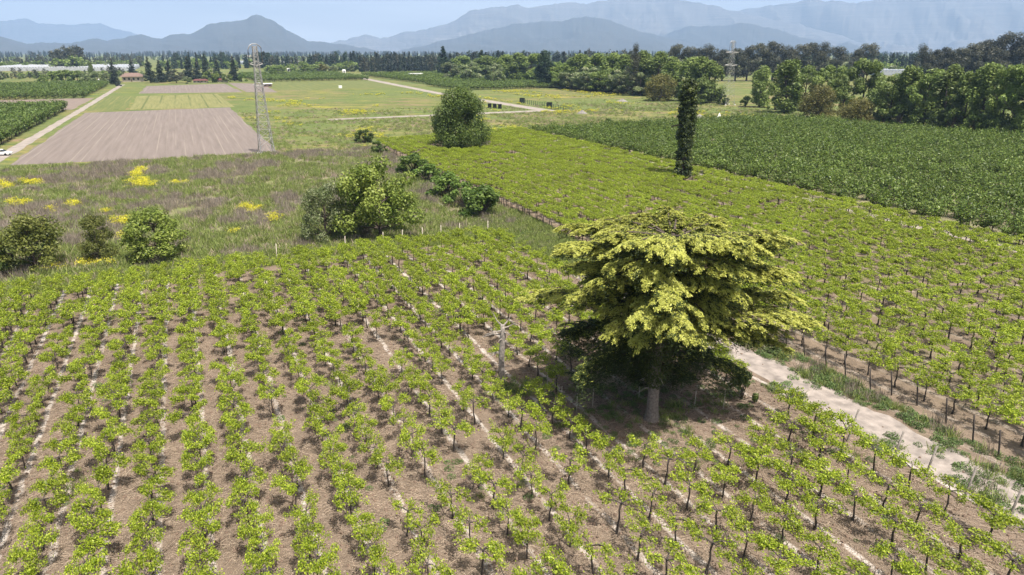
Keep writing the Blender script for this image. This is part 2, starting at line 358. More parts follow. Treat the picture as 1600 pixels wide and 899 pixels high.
# ------------------------------------------------------------------ scattering with geometry nodes
def scatter(name, label, cat, meshes, xy, scale, rz=None, z=None, tilt=0.0, idx=None, kind='stuff'):
    xy = np.asarray(xy, float); n = len(xy)
    if n == 0: return None
    col = bpy.data.collections.new(name + '_sources')
    for i, me in enumerate(meshes):
        col.objects.link(bpy.data.objects.new(f'{name}_source_{i:02d}', me))
    me = bpy.data.meshes.new(name); me.vertices.add(n)
    co = np.c_[xy, np.zeros(n) if z is None else z]; me.vertices.foreach_set('co', co.astype(np.float32).ravel())
    a = me.attributes.new('rot', 'FLOAT_VECTOR', 'POINT')
    rot = np.c_[rng.normal(size=(n, 2)) * tilt, rng.uniform(0, 6.283, n) if rz is None else rz]; a.data.foreach_set('vector', rot.astype(np.float32).ravel())
    a = me.attributes.new('scl', 'FLOAT_VECTOR', 'POINT'); sc = np.asarray(scale, float)
    if sc.ndim < 2: sc = np.repeat(np.broadcast_to(sc, (n,))[:, None], 3, 1)
    a.data.foreach_set('vector', sc.astype(np.float32).ravel())
    a = me.attributes.new('idx', 'INT', 'POINT'); a.data.foreach_set('value', (rng.integers(0, len(meshes), n) if idx is None else idx).astype(np.int32))
    o = obj(name, me); tag(o, label, cat, kind=kind)
    ng = bpy.data.node_groups.new(name, 'GeometryNodeTree')
    ng.interface.new_socket('Geometry', in_out='INPUT', socket_type='NodeSocketGeometry')
    ng.interface.new_socket('Geometry', in_out='OUTPUT', socket_type='NodeSocketGeometry')
    N, L = ng.nodes, ng.links; gi = N.new('NodeGroupInput'); go = N.new('NodeGroupOutput')
    iop = N.new('GeometryNodeInstanceOnPoints'); ci = N.new('GeometryNodeCollectionInfo')
    ci.inputs['Collection'].default_value = col; ci.inputs['Separate Children'].default_value = True; ci.inputs['Reset Children'].default_value = True
    L.new(gi.outputs[0], iop.inputs['Points']); L.new(ci.outputs[0], iop.inputs['Instance']); iop.inputs['Pick Instance'].default_value = True
    for k, ty, s in (('rot', 'FLOAT_VECTOR', 'Rotation'), ('scl', 'FLOAT_VECTOR', 'Scale'), ('idx', 'INT', 'Instance Index')):
        na = N.new('GeometryNodeInputNamedAttribute'); na.data_type = ty; na.inputs[0].default_value = k; L.new(na.outputs[0], iop.inputs[s])
    L.new(iop.outputs[0], go.inputs[0])
    md = o.modifiers.new('scatter', 'NODES'); md.node_group = ng
    return o

def in_view(x, y, z=0, mx=60, my=60):
    d = y * CP - (z - CAM_H) * SP; up = y * SP + (z - CAM_H) * CP
    px = 800 + FOC * x / np.maximum(d, 0.1); py = 449.5 - FOC * up / np.maximum(d, 0.1)
    return (d > 1) & (px > -mx) & (px < 1600 + mx) & (py < 899 + my)

# ------------------------------------------------------------------ mountains
def to_dir(px, py):
    a = (px - 800) / FOC; b = -(py - 449.5) / FOC; d = (a, CP + b * SP, b * CP - SP)
    return math.atan2(d[0], d[1]), d[2] / math.hypot(d[0], d[1])

def mountain(name, label, prof, dist, width, m, seed, rough=0.3):
    az, el = zip(*[to_dir(*p) for p in prof])
    n, k = 460, 50
    A_ = np.linspace(min(az), max(az), n); E_ = np.interp(A_, az, el)
    E_ = E_ + (fbm(A_ * 120, A_ * 0 + seed, seed, 4) - 0.5) * 0.0035
    s = np.linspace(-1, 1, k); AA, SS = np.meshgrid(A_, s, indexing='ij')
    crest = np.maximum(E_ * dist + CAM_H, 1)[:, None]
    D = dist + SS * width + (fbm(AA * 6, SS * 0, seed + 20, 2) - 0.5) * width * 0.5
    prof_s = np.where(SS < 0, (1 - np.abs(SS)) ** 1.15, (1 - SS) ** 1.0)
    rid = 1 - 2.4 * np.abs(fbm(AA * dist / 1100, SS * 1.6 + AA * 9, seed + 5, 6) - 0.5)
    z = crest * prof_s + crest * rough * (rid - 1.0) * np.sin(np.pi * np.clip(np.abs(SS), 0, 1)) * 2.2
    z = np.where(np.abs(SS) > 0.985, -0.5, np.maximum(z, -0.5))
    v = np.stack([np.sin(AA) * D, np.cos(AA) * D, z], -1).reshape(-1, 3)
    i, j = np.meshgrid(np.arange(n - 1), np.arange(k - 1), indexing='ij')
    f = np.stack([i * k + j, (i + 1) * k + j, (i + 1) * k + j + 1, i * k + j + 1], -1).reshape(-1, 4)
    mb = MB(); mb.add(v, f); tag(obj(name, mb.mesh(name, [m], True), kind='structure'), label, 'mountain')

def rock_mat(name, stops, sc=0.0016):
    g = G(name); a = g.noise(sc, sc, 9, 0.68); b = g.noise(sc * 6, sc * 6, 6, off=(400, 0, 0)); c = g.ramp(a, stops)
    c = g.mix(g.math('MULTIPLY', g.step(b, 0.55, 0.7), 0.5), c, stops[-1][1]); return g.out(c)
M_ROCK = rock_mat('mountain_scrub', [(0.3, (0.025, 0.03, 0.025)), (0.5, (0.055, 0.055, 0.045)), (0.7, (0.13, 0.115, 0.10))])
M_ROCK2 = rock_mat('mountain_rock', [(0.38, (0.02, 0.022, 0.018)), (0.5, (0.08, 0.075, 0.065)), (0.58, (0.30, 0.28, 0.26))], 0.0011)
M_SNOW = rock_mat('snowy_rock', [(0.48, (0.07, 0.07, 0.07)), (0.58, (0.14, 0.14, 0.145)), (0.66, (0.5, 0.5, 0.52))], 0.0007)
mountain('hill', 'blue hill with one rounded peak beyond the conifers', [(-180, 66), (-60, 52), (0, 57), (42, 68), (56, 65), (103, 68), (150, 59), (167, 62), (222, 53), (252, 59), (270, 53), (298, 51), (320, 39), (345, 31), (375, 30), (400, 21), (408, 22), (428, 32), (455, 50), (480, 62), (520, 67), (556, 73), (600, 80), (640, 84)], 9000, 2200, M_ROCK, 1)
mountain('hill', 'small faint hills in the gap between the two big ranges', [(470, 84), (500, 71), (530, 63), (560, 58), (572, 54), (585, 57), (595, 60), (620, 57), (660, 64), (760, 84)], 13000, 2300, M_ROCK2, 2)
mountain('mountain_range', 'tall pale range whose summits leave the top of the picture', [(540, 84), (575, 68), (603, 59), (631, 50), (650, 48), (664, 44), (700, 36), (734, 17), (761, 11), (800, 5), (808, 5), (826, 10), (870, 3), (889, 0), (917, 1), (935, -5), (985, -7), (1030, -7), (1062, -5), (1090, 0), (1103, 2), (1134, 12.5), (1148, 15), (1200, 26), (1260, 40), (1330, 60), (1400, 84)], 13000, 3600, M_ROCK2, 3)
mountain('mountain_range', 'pale bare range at the far right', [(1040, 84), (1090, 40), (1148, 15), (1170, 10.5), (1184, 10), (1200, 7), (1242, 2), (1264, -3), (1292, 1.4), (1311, 1.4), (1339, 5), (1367, -1), (1420, -7), (1500, -9), (1600, -8), (1700, -9), (1800, 0)], 14500, 3600, M_ROCK2, 4)
mountain('hill', 'dark blue ridge standing before the tall range', [(610, 84), (650, 74), (700, 61), (760, 46), (800, 36), (828, 32), (878, 30), (900, 25), (920, 24), (956, 31), (981, 42), (1009, 51), (1036, 57), (1080, 68), (1130, 84)], 9500, 2300, M_ROCK, 5)
mountain('hill', 'lower blue ridge at the foot of the right range', [(960, 84), (1020, 56), (1078, 40), (1110, 41), (1134, 39), (1159, 36), (1200, 43), (1250, 57), (1285, 66), (1305, 71), (1325, 66), (1350, 74), (1420, 84)], 11000, 2300, M_ROCK, 6)
mountain('snowy_range', 'very faint snowy peaks above the left hills', [(-250, 30), (-60, 36), (20, 31), (40, 28), (60, 36), (100, 39), (135, 37), (155, 36), (185, 46), (230, 58), (300, 84)], 18200, 1700, M_SNOW, 7, 0.1)

# ------------------------------------------------------------------ vines
def vine_mesh(seed, vigor, spread=1.1, part=None, tall=1.8):
    r = np.random.default_rng(seed)
    tr, ca, lf = MB(), MB(), MB()
    lean = r.normal(size=2) * 0.07; hh = tall * r.uniform(0.93, 1.05)
    zs = np.linspace(0, hh, 5)
    pts = np.c_[lean[0] * zs / hh + r.normal(size=5) * 0.025, lean[1] * zs / hh + r.normal(size=5) * 0.025, zs]; pts[0, :2] = 0
    tr.tube(pts, [0.075, 0.052, 0.047, 0.046, 0.055], 6)
    head = pts[-1]; heads = []
    na = int(r.integers(4, 6)); a0 = r.uniform(0, 6.28)
    for k in range(na):
        a = a0 + k * 6.283 / na + r.normal() * 0.3; ln = spread * r.uniform(0.45, 0.85)
        e = head + np.array([math.cos(a) * ln, math.sin(a) * ln, r.uniform(-0.02, 0.2)])
        m = (head + e) / 2 + np.array([0, 0, 0.08])
        tr.tube([head - (0, 0, 0.04), m, e], [0.038, 0.026, 0.016], 5)
        heads += [(m, a), (e, a), (e * 0.6 + head * 0.4, a)]
    cs = []
    nc = int(14 + 17 * vigor)
    for k in range(nc):
        b, a = heads[r.integers(len(heads))]
        a2 = a + r.normal() * 0.9; ln = r.uniform(0.25, 0.75)
        e = b + np.array([math.cos(a2) * ln, math.sin(a2) * ln, r.uniform(-0.15, 0.30)])
        ca.tube([b, (b + e) / 2 + (0, 0, 0.05), e], [0.012, 0.009, 0.006], 3, cap=False)
        for q in range(int(r.integers(2, 4))):
            cc = b + (e - b) * r.uniform(0.2, 1.1) + r.normal(size=3) * 0.06; m = int(r.integers(17, 30) * (0.8 + 0.4 * vigor))
            cs.append(cc + r.normal(size=(m, 3)) * (0.12, 0.12, 0.07))
    c = np.concatenate(cs)
    q = leaf_quads(c, r.uniform(0.034, 0.068, len(c)), 0.65, aspect=0.8, r=r)
    lf.quads(q, 0, np.clip(r.normal(0.45, 0.38, len(c)), 0, 1))
    return tr, ca, lf

def joined_vine(seed, vigor, spread, tall=1.8):
    tr, ca, lf = vine_mesh(seed, vigor, spread, tall=tall); mb = MB()
    for s, m in ((tr, 0), (ca, 1), (lf, 2)):
        for vv, (f, _, t) in zip([np.concatenate(s.v)], [(None, 0, None)]): base = mb.n; mb.v.append(vv); mb.n += len(vv)
        for f, _, t in s.f: mb.f.append((f + base, m, t))
    return mb.mesh('grapevine', [M_VINEBARK, M_CANE, M_VINE])

CEDAR = ground(1018, 655); TALL = ground(1065, 287); LONE = ground(722, 236); STUMP = ground(783, 597)
uA, vA = np.meshgrid(np.arange(12, 84.6, VINEP), np.arange(-58 + (ROW0 + 58) % ROWP, 38.4, ROWP), indexing='ij')
A_uv = np.c_[uA.ravel(), vA.ravel()] + rng.normal(size=(uA.size, 2)) * (0.16, 0.09)
uB, vB = np.meshgrid(np.arange(10, 202, VINEP), np.arange(47.6, 96.4, ROWP), indexing='ij')
B_uv = np.c_[uB.ravel(), vB.ravel()] + rng.normal(size=(uB.size, 2)) * (0.16, 0.1)
B_uv = B_uv[B_uv[:, 0] < 192 + (B_uv[:, 1] - 48) * 0.22]

def vig_of(u, v, block):
    if block == 'B': return np.clip(0.86 + 0.3 * np.clip((u - 40) / 60, 0, 1) + (fbm(u * 0.12, v * 0.12, 71) - 0.5) * 0.7 - 0.22 * np.clip((v - 60) / 40, 0, 1) * np.clip((90 - u) / 60, 0, 1), 0, 1)
    b = 0.42 + 0.6 * np.clip((u - 26) / 26, 0, 1) + 0.3 * np.clip((6 - v) / 14, 0, 1) + 0.18 * np.clip((v - 22) / 8, 0, 1)
    b -= 0.45 * np.exp(-(((u - 46) / 9) ** 2 + ((v - 25) / 7) ** 2))
    return np.clip(b + (fbm(u * 0.2, v * 0.2, 70) - 0.5) * 0.9, 0, 1)

P_all = []
for blk, uv in (('A', A_uv), ('B', B_uv)):
    x, y = to_xy(uv[:, 0], uv[:, 1]); vg = vig_of(uv[:, 0], uv[:, 1], blk)
    keep = in_view(x, y, 1.9, 70, 90)
    u, v = uv[:, 0], uv[:, 1]
    dc = np.hypot(x - CEDAR[0] - 0.3, (y - CEDAR[1] - 1.2) * 1.05); keep &= dc > 6.6
    keep &= ~((dc < 9.5) & (rng.random(len(x)) < 0.35) & (y > CEDAR[1] - 2))
    keep &= np.hypot(x - TALL[0], y - TALL[1]) > 2.2
    keep &= np.hypot(x - LONE[0], y - LONE[1]) > 8.2
    keep &= np.hypot(x - STUMP[0], y - STUMP[1]) > 1.7
    keep &= rng.random(len(x)) > (0.05 if blk == 'A' else 0.03)
    P_all.append(np.c_[x, y, vg, np.full(len(x), blk == 'B')][keep])
P_all = np.concatenate(P_all)
size = 1.0 / depth_of(P_all[:, 0], P_all[:, 1], 1.5)
inside = in_view(P_all[:, 0], P_all[:, 1], 1.9, -5, -10)
order = np.argsort(-(size + inside * 10))
near, rest = P_all[order[:300]], P_all[order[300:]]
ORD = 'first second third fourth fifth sixth seventh eighth ninth tenth eleventh twelfth thirteenth fourteenth fifteenth sixteenth seventeenth eighteenth nineteenth twentieth twenty-first twenty-second twenty-third twenty-fourth twenty-fifth twenty-sixth twenty-seventh twenty-eighth twenty-ninth thirtieth'.split()
near_protos = []
for i in range(9):
    vg = i / 8
    t = thing('grapevine', 'grapevine with dark trunk and bright leaves in the near vineyard block', 'grapevine', (0, 0, 0), 0, 'grapevines in rows in the near vineyard block')
    tr, ca, lf = vine_mesh(100 + i, vg, 0.95 + 0.25 * vg)
    obj('trunk', tr.mesh('trunk', [M_VINEBARK], True), t); obj('cane', ca.mesh('canes', [M_CANE]), t, kind='stuff'); obj('foliage', lf.mesh('vine_leaves', [M_VINE]), t, kind='stuff')
    near_protos.append(t)
used = set()
def vine_label(x, y, vg):
    u, v = to_uv(x, y); k = int(np.clip(round((36.0 - v) / ROWP), 0, 29)); lush = 'sparse' if vg < 0.45 else 'leafy' if vg < 0.8 else 'very full'
    if math.hypot(x - CEDAR[0], y - CEDAR[1]) < 11: return f'{lush} grapevine beside the cedar shade in the {ORD[k]} row from the sandy path'
    if k == 0: return f'{lush} grapevine in the edge row beside the sandy path'
    return f'{lush} grapevine in the {ORD[k]} row from the sandy path, ' + ('near end' if u < 27 else 'middle stretch' if u < 38 else 'farther stretch')
ROW_RZ = R(115)
for x, y, vg, _ in near:
    k = int(np.clip(round(vg * 8 + rng.normal() * 0.9), 0, 8)); s = rng.uniform(0.88, 1.1); rz = ROW_RZ + rng.normal() * 0.3 + math.pi * rng.integers(2)
    lb = vine_label(x, y, k / 8); wv = 0.74 + 0.2 * np.clip((to_uv(x, y)[1] - 10) / 12, 0, 1); sc3 = (s * 1.2, s * wv, s * rng.uniform(0.94, 1.06))
    if k not in used:
        used.add(k); p = near_protos[k]; p.location = (x, y, 0); p.rotation_euler = (0, 0, rz); p.scale = sc3; p['label'] = lb
    else: copy_thing(near_protos[k], (x, y, 0), rz, sc3, lb)
for k in range(9):
    if k not in used:
        for ch in list(near_protos[k].children): bpy.data.objects.remove(ch)
        bpy.data.objects.remove(near_protos[k])
vm = [joined_vine(200 + i, i / 7, 1.0 + 0.3 * i / 7) for i in range(8)]
n = len(rest); vi = np.clip(np.round(rest[:, 2] * 7 + rng.normal(size=n) * 0.8), 0, 7)
s_ = rng.uniform(0.92, 1.12, n)
scatter('grapevines', 'bright green rows of grapevines filling the farther vineyard ground', 'vineyard', vm, rest[:, :2], np.c_[s_ * np.where(rest[:, 3] > 0.5, 1.3, 1.3), s_ * np.where(rest[:, 3] > 0.5, 0.97, np.clip(0.82 + 0.008 * (to_uv(rest[:, 0], rest[:, 1])[0] - 38), 0.82, 0.97)), s_ * np.where(rest[:, 3] > 0.5, 0.92, 1.0)], rz=ROW_RZ + rng.normal(size=n) * 0.22 + math.pi * rng.integers(0, 2, n), idx=vi)

# ------------------------------------------------------------------ orchard trees
def orchard_mesh(seed, h=3.6, w=2.1, n=420, ls=0.19, upright=True):
    r = np.random.default_rng(seed); tr, lf = MB(), MB()
    tr.tube([(0, 0, 0), (0.03, 0.02, 0.5), (0, 0.03, 1.0)], [0.10, 0.085, 0.075], 6)
    cs = []
    for k in range(11):
        a = k * 2.4 + r.normal() * 0.3; rad = w * r.uniform(0.25, 0.95); z = h * r.uniform(0.62, 1.0) * (1 - 0.12 * rad / w)
        e = np.array([math.cos(a) * rad, math.sin(a) * rad, z]); m = np.array([math.cos(a) * rad * 0.5, math.sin(a) * rad * 0.5, 1.0 + (z - 1) * 0.42])
        tr.tube([(0, 0.03, 0.95), m, e], [0.055, 0.035, 0.012], 4, cap=False)
        q = int(n / 11); t = r.uniform(0.25, 1.08, q)[:, None]
        p = np.where(t < 0.5, np.array([0, 0, 0.95]) + (m - (0, 0, 0.95)) * t * 2, m + (e - m) * (t - 0.5) * 2)
        cs.append(p + r.normal(size=(q, 3)) * (0.3, 0.3, 0.24))
    c = np.concatenate(cs); c[:, 2] = np.maximum(c[:, 2], 0.5)
    out = c - (0, 0, h * 0.4); out /= np.linalg.norm(out, axis=1)[:, None]
    lf.quads(leaf_quads(c, r.uniform(ls * 0.7, ls * 1.3, len(c)), 0.55, out, 0.4, 0.6, r), 0, np.clip(r.normal(0.5, 0.25, len(c)), 0, 1))
    return tr, lf

def join(parts, name, mats):
    mb = MB()
    for m, s in enumerate(parts):
        if not s.v: continue
        base = mb.n; vv = np.concatenate(s.v); mb.v.append(vv); mb.n += len(vv)
        for f, _, t in s.f: mb.f.append((f + base, m, t))
    return mb.mesh(name, mats)

uC, vC = np.meshgrid(np.arange(-5, 203, 3.0), np.arange(101.2, 235, 3.6), indexing='ij')
C_uv = np.c_[uC.ravel(), vC.ravel()] + rng.normal(size=(uC.size, 2)) * 0.3
C_uv = C_uv[C_uv[:, 0] < np.interp(C_uv[:, 1], [100, 202, 206, 220, 235], [200.5, 201, 180, 121, 60])]
x, y = to_xy(C_uv[:, 0], C_uv[:, 1]); k = in_view(x, y, 3, 50, 60); C_xy = np.c_[x, y][k]
C_xy = C_xy[np.argsort(depth_of(C_xy[:, 0], C_xy[:, 1]) - 400 * in_view(C_xy[:, 0], C_xy[:, 1], 3, -5, 0))]
op = []
for i in range(5):
    tr, lf = orchard_mesh(300 + i)
    t = thing('orchard_tree', 'dark green orchard tree in the block right of the far vineyard', 'orchard tree', (0, 0, 0), 0, 'orchard trees in the dark green block')
    obj('trunk', tr.mesh('trunk', [M_BARK]), t); obj('crown', lf.mesh('orchard_crown', [M_ORCH]), t, kind='stuff'); op.append(t)
for i, (x, y) in enumerate(C_xy[:300]):
    s = rng.uniform(0.85, 1.15)
    uu_, vv_ = to_uv(x, y); k_ = int(np.clip(round((vv_ - 101.2) / 3.6), 0, 29)); lb = ('dark green orchard tree in the edge row beside the far vineyard' if k_ == 0 else f'dark green orchard tree in the {ORD[k_]} row behind the edge row') + (', near end' if uu_ < 62 else ', farther end')
    if i < 5: op[i].location = (x, y, 0); op[i].scale = (s, s, s); op[i]['label'] = lb
    else: copy_thing(op[i % 5], (x, y, 0), rng.uniform(0, 6.28), (s, s, s * rng.uniform(0.8, 1.12)), lb)
om = [join(orchard_mesh(320 + i, n=360, ls=0.21), 'orchard_tree', [M_BARK, M_ORCH]) for i in range(5)]
scatter('orchard', 'dark green orchard trees deeper in the block before the tree belt', 'orchard', om, C_xy[300:], np.c_[np.ones(len(C_xy) - 300), np.ones(len(C_xy) - 300), rng.uniform(0.78, 1.12, len(C_xy) - 300)] * rng.uniform(0.9, 1.12, (len(C_xy) - 300, 1)))

# ------------------------------------------------------------------ trees
def tree_parts(seed, kind, h, wd, n, ls):
    """trunk with limbs, and a crown of leaf clumps; h and wd in metres"""
    r = np.random.default_rng(seed); tr, lf = MB(), MB(); Rw = wd / 2
    P = dict(broad=(0.04, 0.28), dense=(0.04, 0.3), euc=(0.10, 0.5), poplar=(0.03, 0.6), conifer=(0.06, 0.9), cypress=(0.03, 0.9), bush=(0.0, 0.15), walnut=(0.06, 0.2))[kind]
    zb = P[0] * h; top = h * (0.97 if kind in ('conifer', 'cypress') else 0.7)
    ln = r.normal(size=2) * 0.02 * h; t = np.linspace(0, 1, 6)
    if kind != 'bush':
        tp = np.c_[ln[0] * t ** 2, ln[1] * t ** 2, t * top]; tr.tube(tp, np.linspace(0.028, 0.008, 6) * h * (0.8 if kind != 'euc' else 0.7), 7)
    ncl = dict(broad=30, dense=120, euc=30, poplar=48, conifer=46, cypress=40, bush=20, walnut=46)[kind]
    cl = []
    for i in range(ncl):
        a = r.uniform(0, 6.283)
        if kind in ('conifer', 'cypress'):
            f = (i + 0.5) / ncl; z = zb + (h - zb) * f ** 1.1 * 0.96
            rad = Rw * (1 - f) ** (0.8 if kind == 'conifer' else 0.55) * r.uniform(0.35, 0.85) * (1 if kind == 'conifer' else 1.25 * min(1, 0.5 + 2.2 * f))
            cr = Rw * (0.42 * (1 - f) + 0.12) * (1 if kind == 'conifer' else 1.3); sq = 0.8 if kind == 'conifer' else 1.8
        elif kind == 'poplar':
            f = r.uniform(0, 1); z = zb + (h - zb) * f * 0.93
            prof = math.sin(math.pi * min(1, 0.18 + 0.78 * f)) ** 0.6; rad = Rw * prof * math.sqrt(r.uniform(0.05, 0.75)); cr = Rw * r.uniform(0.24, 0.36); sq = 1.7
        elif kind == 'euc':
            f = (i + r.random()) / ncl; z = zb + (h - zb) * (0.05 + 0.88 * f)
            prof = 0.62 + 0.38 * math.sin(math.pi * min(1, f * 1.25)) if f < 0.8 else 0.62 * (1.35 - f) / 0.55; rad = Rw * prof * math.sqrt(r.uniform(0.05, 0.8)); cr = Rw * r.uniform(0.26, 0.42); sq = 1.0
        elif kind == 'dense':
            f = (i + r.random()) / ncl; z = h * (0.05 + 0.86 * f); prof = np.interp(f, [0, 0.15, 0.4, 0.7, 0.9, 1], [0.8, 0.95, 1.0, 0.88, 0.6, 0.35])
            rad = Rw * prof * math.sqrt(r.uniform(0.05, 0.8)); cr = Rw * r.uniform(0.17, 0.27); sq = 1.25
        else:
            f = r.uniform(0, 1) ** (0.85 if kind != 'dense' else 1.0); z = zb + (h - zb) * (0.06 + 0.84 * f)
            fl = 0.32 if kind in ('broad', 'walnut') else 0.36
            prof = math.sqrt(max(0.05, 1 - ((f - fl) / (1.04 - fl if f > fl else fl + 0.35)) ** 2)); rad = Rw * prof * math.sqrt(r.uniform(0.1, 0.95)); cr = Rw * r.uniform(0.13, 0.34); sq = 0.82
            if kind == 'dense': cr = Rw * r.uniform(0.17, 0.28)
        c = np.array([math.cos(a) * rad, math.sin(a) * rad, z]); cl.append((c, cr, sq))
        if kind in ('broad', 'euc', 'walnut', 'dense', 'poplar') and i % 2 == 0:
            s0 = np.array([0, 0, max(0.12 * h, min(top * 0.95, z - rad * (0.8 if kind != 'poplar' else 1.6)))]); s0[:2] = ln * (s0[2] / top) ** 2
            mid = (s0 + c) / 2 + np.array([0, 0, -0.04 * h]) * 0.4; tr.tube([s0, mid, c], [0.009 * h, 0.006 * h, 0.002 * h], 4, cap=False)
        if kind == 'bush': tr.tube([(0, 0, 0), c * (0.5, 0.5, 0.55), c], [0.02 * h, 0.013 * h, 0.005 * h], 4, cap=False)
    tot = sum(c[1] ** 2 for c in cl); cs, outs, tt = [], [], []
    for c, cr, sq in cl:
        m = max(6, int(n * cr ** 2 / tot)); d = r.normal(size=(m, 3)); d /= np.linalg.norm(d, axis=1)[:, None]
        rr = r.uniform(0.25, 1, m) ** 0.45 * (1 + 0.22 * r.normal(size=m) * 0.5)
        p = c + d * (rr * cr)[:, None] * np.array([1, 1, sq]); cs.append(p); outs.append(d); tt.append(np.clip(r.normal(0.5 + r.normal() * 0.12, 0.22, m), 0, 1))
    c = np.concatenate(cs); o = np.concatenate(outs); c[:, 2] = np.maximum(c[:, 2], 0.04 * h)
    lf.quads(leaf_quads(c, r.uniform(0.7, 1.3, len(c)) * ls, 0.45, o, 0.7, 0.6 if kind != 'euc' else 0.4, r), 0, np.concatenate(tt))
    return tr, lf

ML = {
 'walnut': leaf_mat('walnut_leaf', [(0.065, 0.10, 0.014), (0.15, 0.195, 0.03), (0.28, 0.32, 0.075)], 0.32),
 'pale': leaf_mat('pale_leaf', [(0.075, 0.105, 0.03), (0.145, 0.18, 0.06), (0.32, 0.34, 0.20)], 0.3),
 'olive': leaf_mat('olive_leaf', [(0.055, 0.072, 0.012), (0.13, 0.15, 0.026), (0.24, 0.25, 0.065)], 0.3),
 'dark': leaf_mat('dark_leaf', [(0.03, 0.052, 0.009), (0.07, 0.105, 0.018), (0.135, 0.18, 0.036)], 0.28),
 'poplar': leaf_mat('poplar_leaf', [(0.085, 0.125, 0.025), (0.17, 0.23, 0.052), (0.29, 0.35, 0.105)], 0.32),
 'broad': leaf_mat('broad_leaf', [(0.075, 0.12, 0.02), (0.15, 0.21, 0.042), (0.27, 0.33, 0.09)], 0.32),
 'bloom': leaf_mat('blossom_leaf', [(0.07, 0.105, 0.03), (0.15, 0.195, 0.065), (0.42, 0.43, 0.27)], 0.3),
 'euc': leaf_mat('eucalyptus_leaf', [(0.028, 0.031, 0.017), (0.06, 0.066, 0.036), (0.13, 0.125, 0.078)], 0.22),
 'conifer': leaf_mat('conifer_leaf', [(0.012, 0.02, 0.011), (0.026, 0.04, 0.02), (0.05, 0.066, 0.034)], 0.15),
 'cypress': leaf_mat('cypress_leaf', [(0.016, 0.034, 0.016), (0.03, 0.055, 0.024), (0.05, 0.085, 0.034)], 0.15),
 'rust': leaf_mat('rusty_leaf', [(0.065, 0.07, 0.016), (0.13, 0.122, 0.03), (0.21, 0.19, 0.052)], 0.28),
 'bush': leaf_mat('bush_leaf', [(0.045, 0.085, 0.012), (0.095, 0.155, 0.024), (0.17, 0.235, 0.05)], 0.32),
 'column': leaf_mat('araucaria_leaf', [(0.02, 0.034, 0.008), (0.05, 0.072, 0.014), (0.14, 0.17, 0.034)], 0.15),
}
PROTO = {}
def proto(kind, leaf, h, wd, n, ls, k):
    key = (kind, leaf, k)
    if key not in PROTO:
        tr, lf = tree_parts(1000 + len(PROTO) * 17, kind, h, wd, n, ls)
        PROTO[key] = (tr.mesh('trunk', [M_BARK], True), lf.mesh(leaf + '_crown', [ML[leaf]]), h, wd)
    return PROTO[key]

def plant(name, label, cat, px, by, wpx, ty, kind, leaf, n=2600, ls=0.5, nvar=3, group=None, var=None, xy=None):
    x, y = xy or ground(px, by); wm = wpx / FOC * depth_of(x, y); hm_ = height_at(x, y, ty)
    base = dict(broad=(16, 13), dense=(16, 16), euc=(26, 13), poplar=(18, 8), conifer=(22, 9), cypress=(20, 5), bush=(3.2, 4.2), walnut=(10, 10))[kind]
    if var is None: var = int(rng.integers(nvar))
    tm, cm, h0, w0 = proto(kind, leaf, *base, n, ls, var)
    t = thing(name, label, cat, (x, y, 0), rng.uniform(0, 6.28), group, (wm / w0, wm / w0, hm_ / h0))
    if kind == 'bush': obj('stem', tm, t); obj('foliage', cm, t, kind='stuff')
    else: obj('trunk', tm, t); obj('crown', cm, t, kind='stuff')
    return t

# trees standing in or near the weedy field
plant('broadleaf_tree', 'large green tree with pale undersides behind the near vineyard edge', 'tree', 595, 372, 128, 243, 'walnut', 'walnut', 15000, 0.17, var=90)
plant('broadleaf_tree', 'paler silvery tree close left of the large green tree', 'tree', 510, 378, 74, 282, 'walnut', 'pale', 9000, 0.18, var=91)
plant('fruit_tree', 'round leafy tree right of the narrow conical one at the field edge', 'tree', 247, 408, 92, 324, 'walnut', 'walnut', 10000, 0.2, var=92)
plant('fruit_tree', 'narrow conical green tree above the long yellow flower patch', 'tree', 157, 408, 58, 334, 'walnut', 'olive', 9000, 0.17, var=93)
plant('fruit_tree', 'wide olive green tree second from the left picture edge', 'tree', 58, 424, 100, 336, 'walnut', 'olive', 9000, 0.2, var=94)
plant('fruit_tree', 'dark green tree cut by the left picture edge', 'tree', -6, 432, 52, 356, 'walnut', 'dark', 7000, 0.22, var=95)
plant('lone_tree', 'dense dark lone tree standing in the far vineyard corner', 'tree', 721, 236, 96, 139, 'dense', 'dark', 42000, 0.2, var=96)
for px, by, wp, ty, lb in ((571, 223, 33, 202, 'round dark bush alone by the end of the far vineyard'), (593, 241, 28, 220, 'dark reddish bush below the round bush'),
    (647, 272, 52, 240, 'dull green shrub at the top of the ditch hedge'), (668, 286, 49, 256, 'green shrub second from the top of the ditch hedge'),
    (697, 306, 62, 270, 'bright green shrub in the middle of the ditch hedge'), (726, 322, 65, 282, 'tall green shrub in the lower ditch hedge'),
    (752, 338, 75, 292, 'big green shrub at the lower end of the ditch hedge'), (950, 199, 17, 185, 'small round bush standing before the orchard corner'),
    (1160, 625, 42, 578, 'dark green shrub at the vineyard edge right of the cedar')):
    plant('shrub', lb, 'shrub', px, by, wp, ty, 'bush', 'dark' if 'dark' in lb else 'bush', 2200, 0.16, 3)

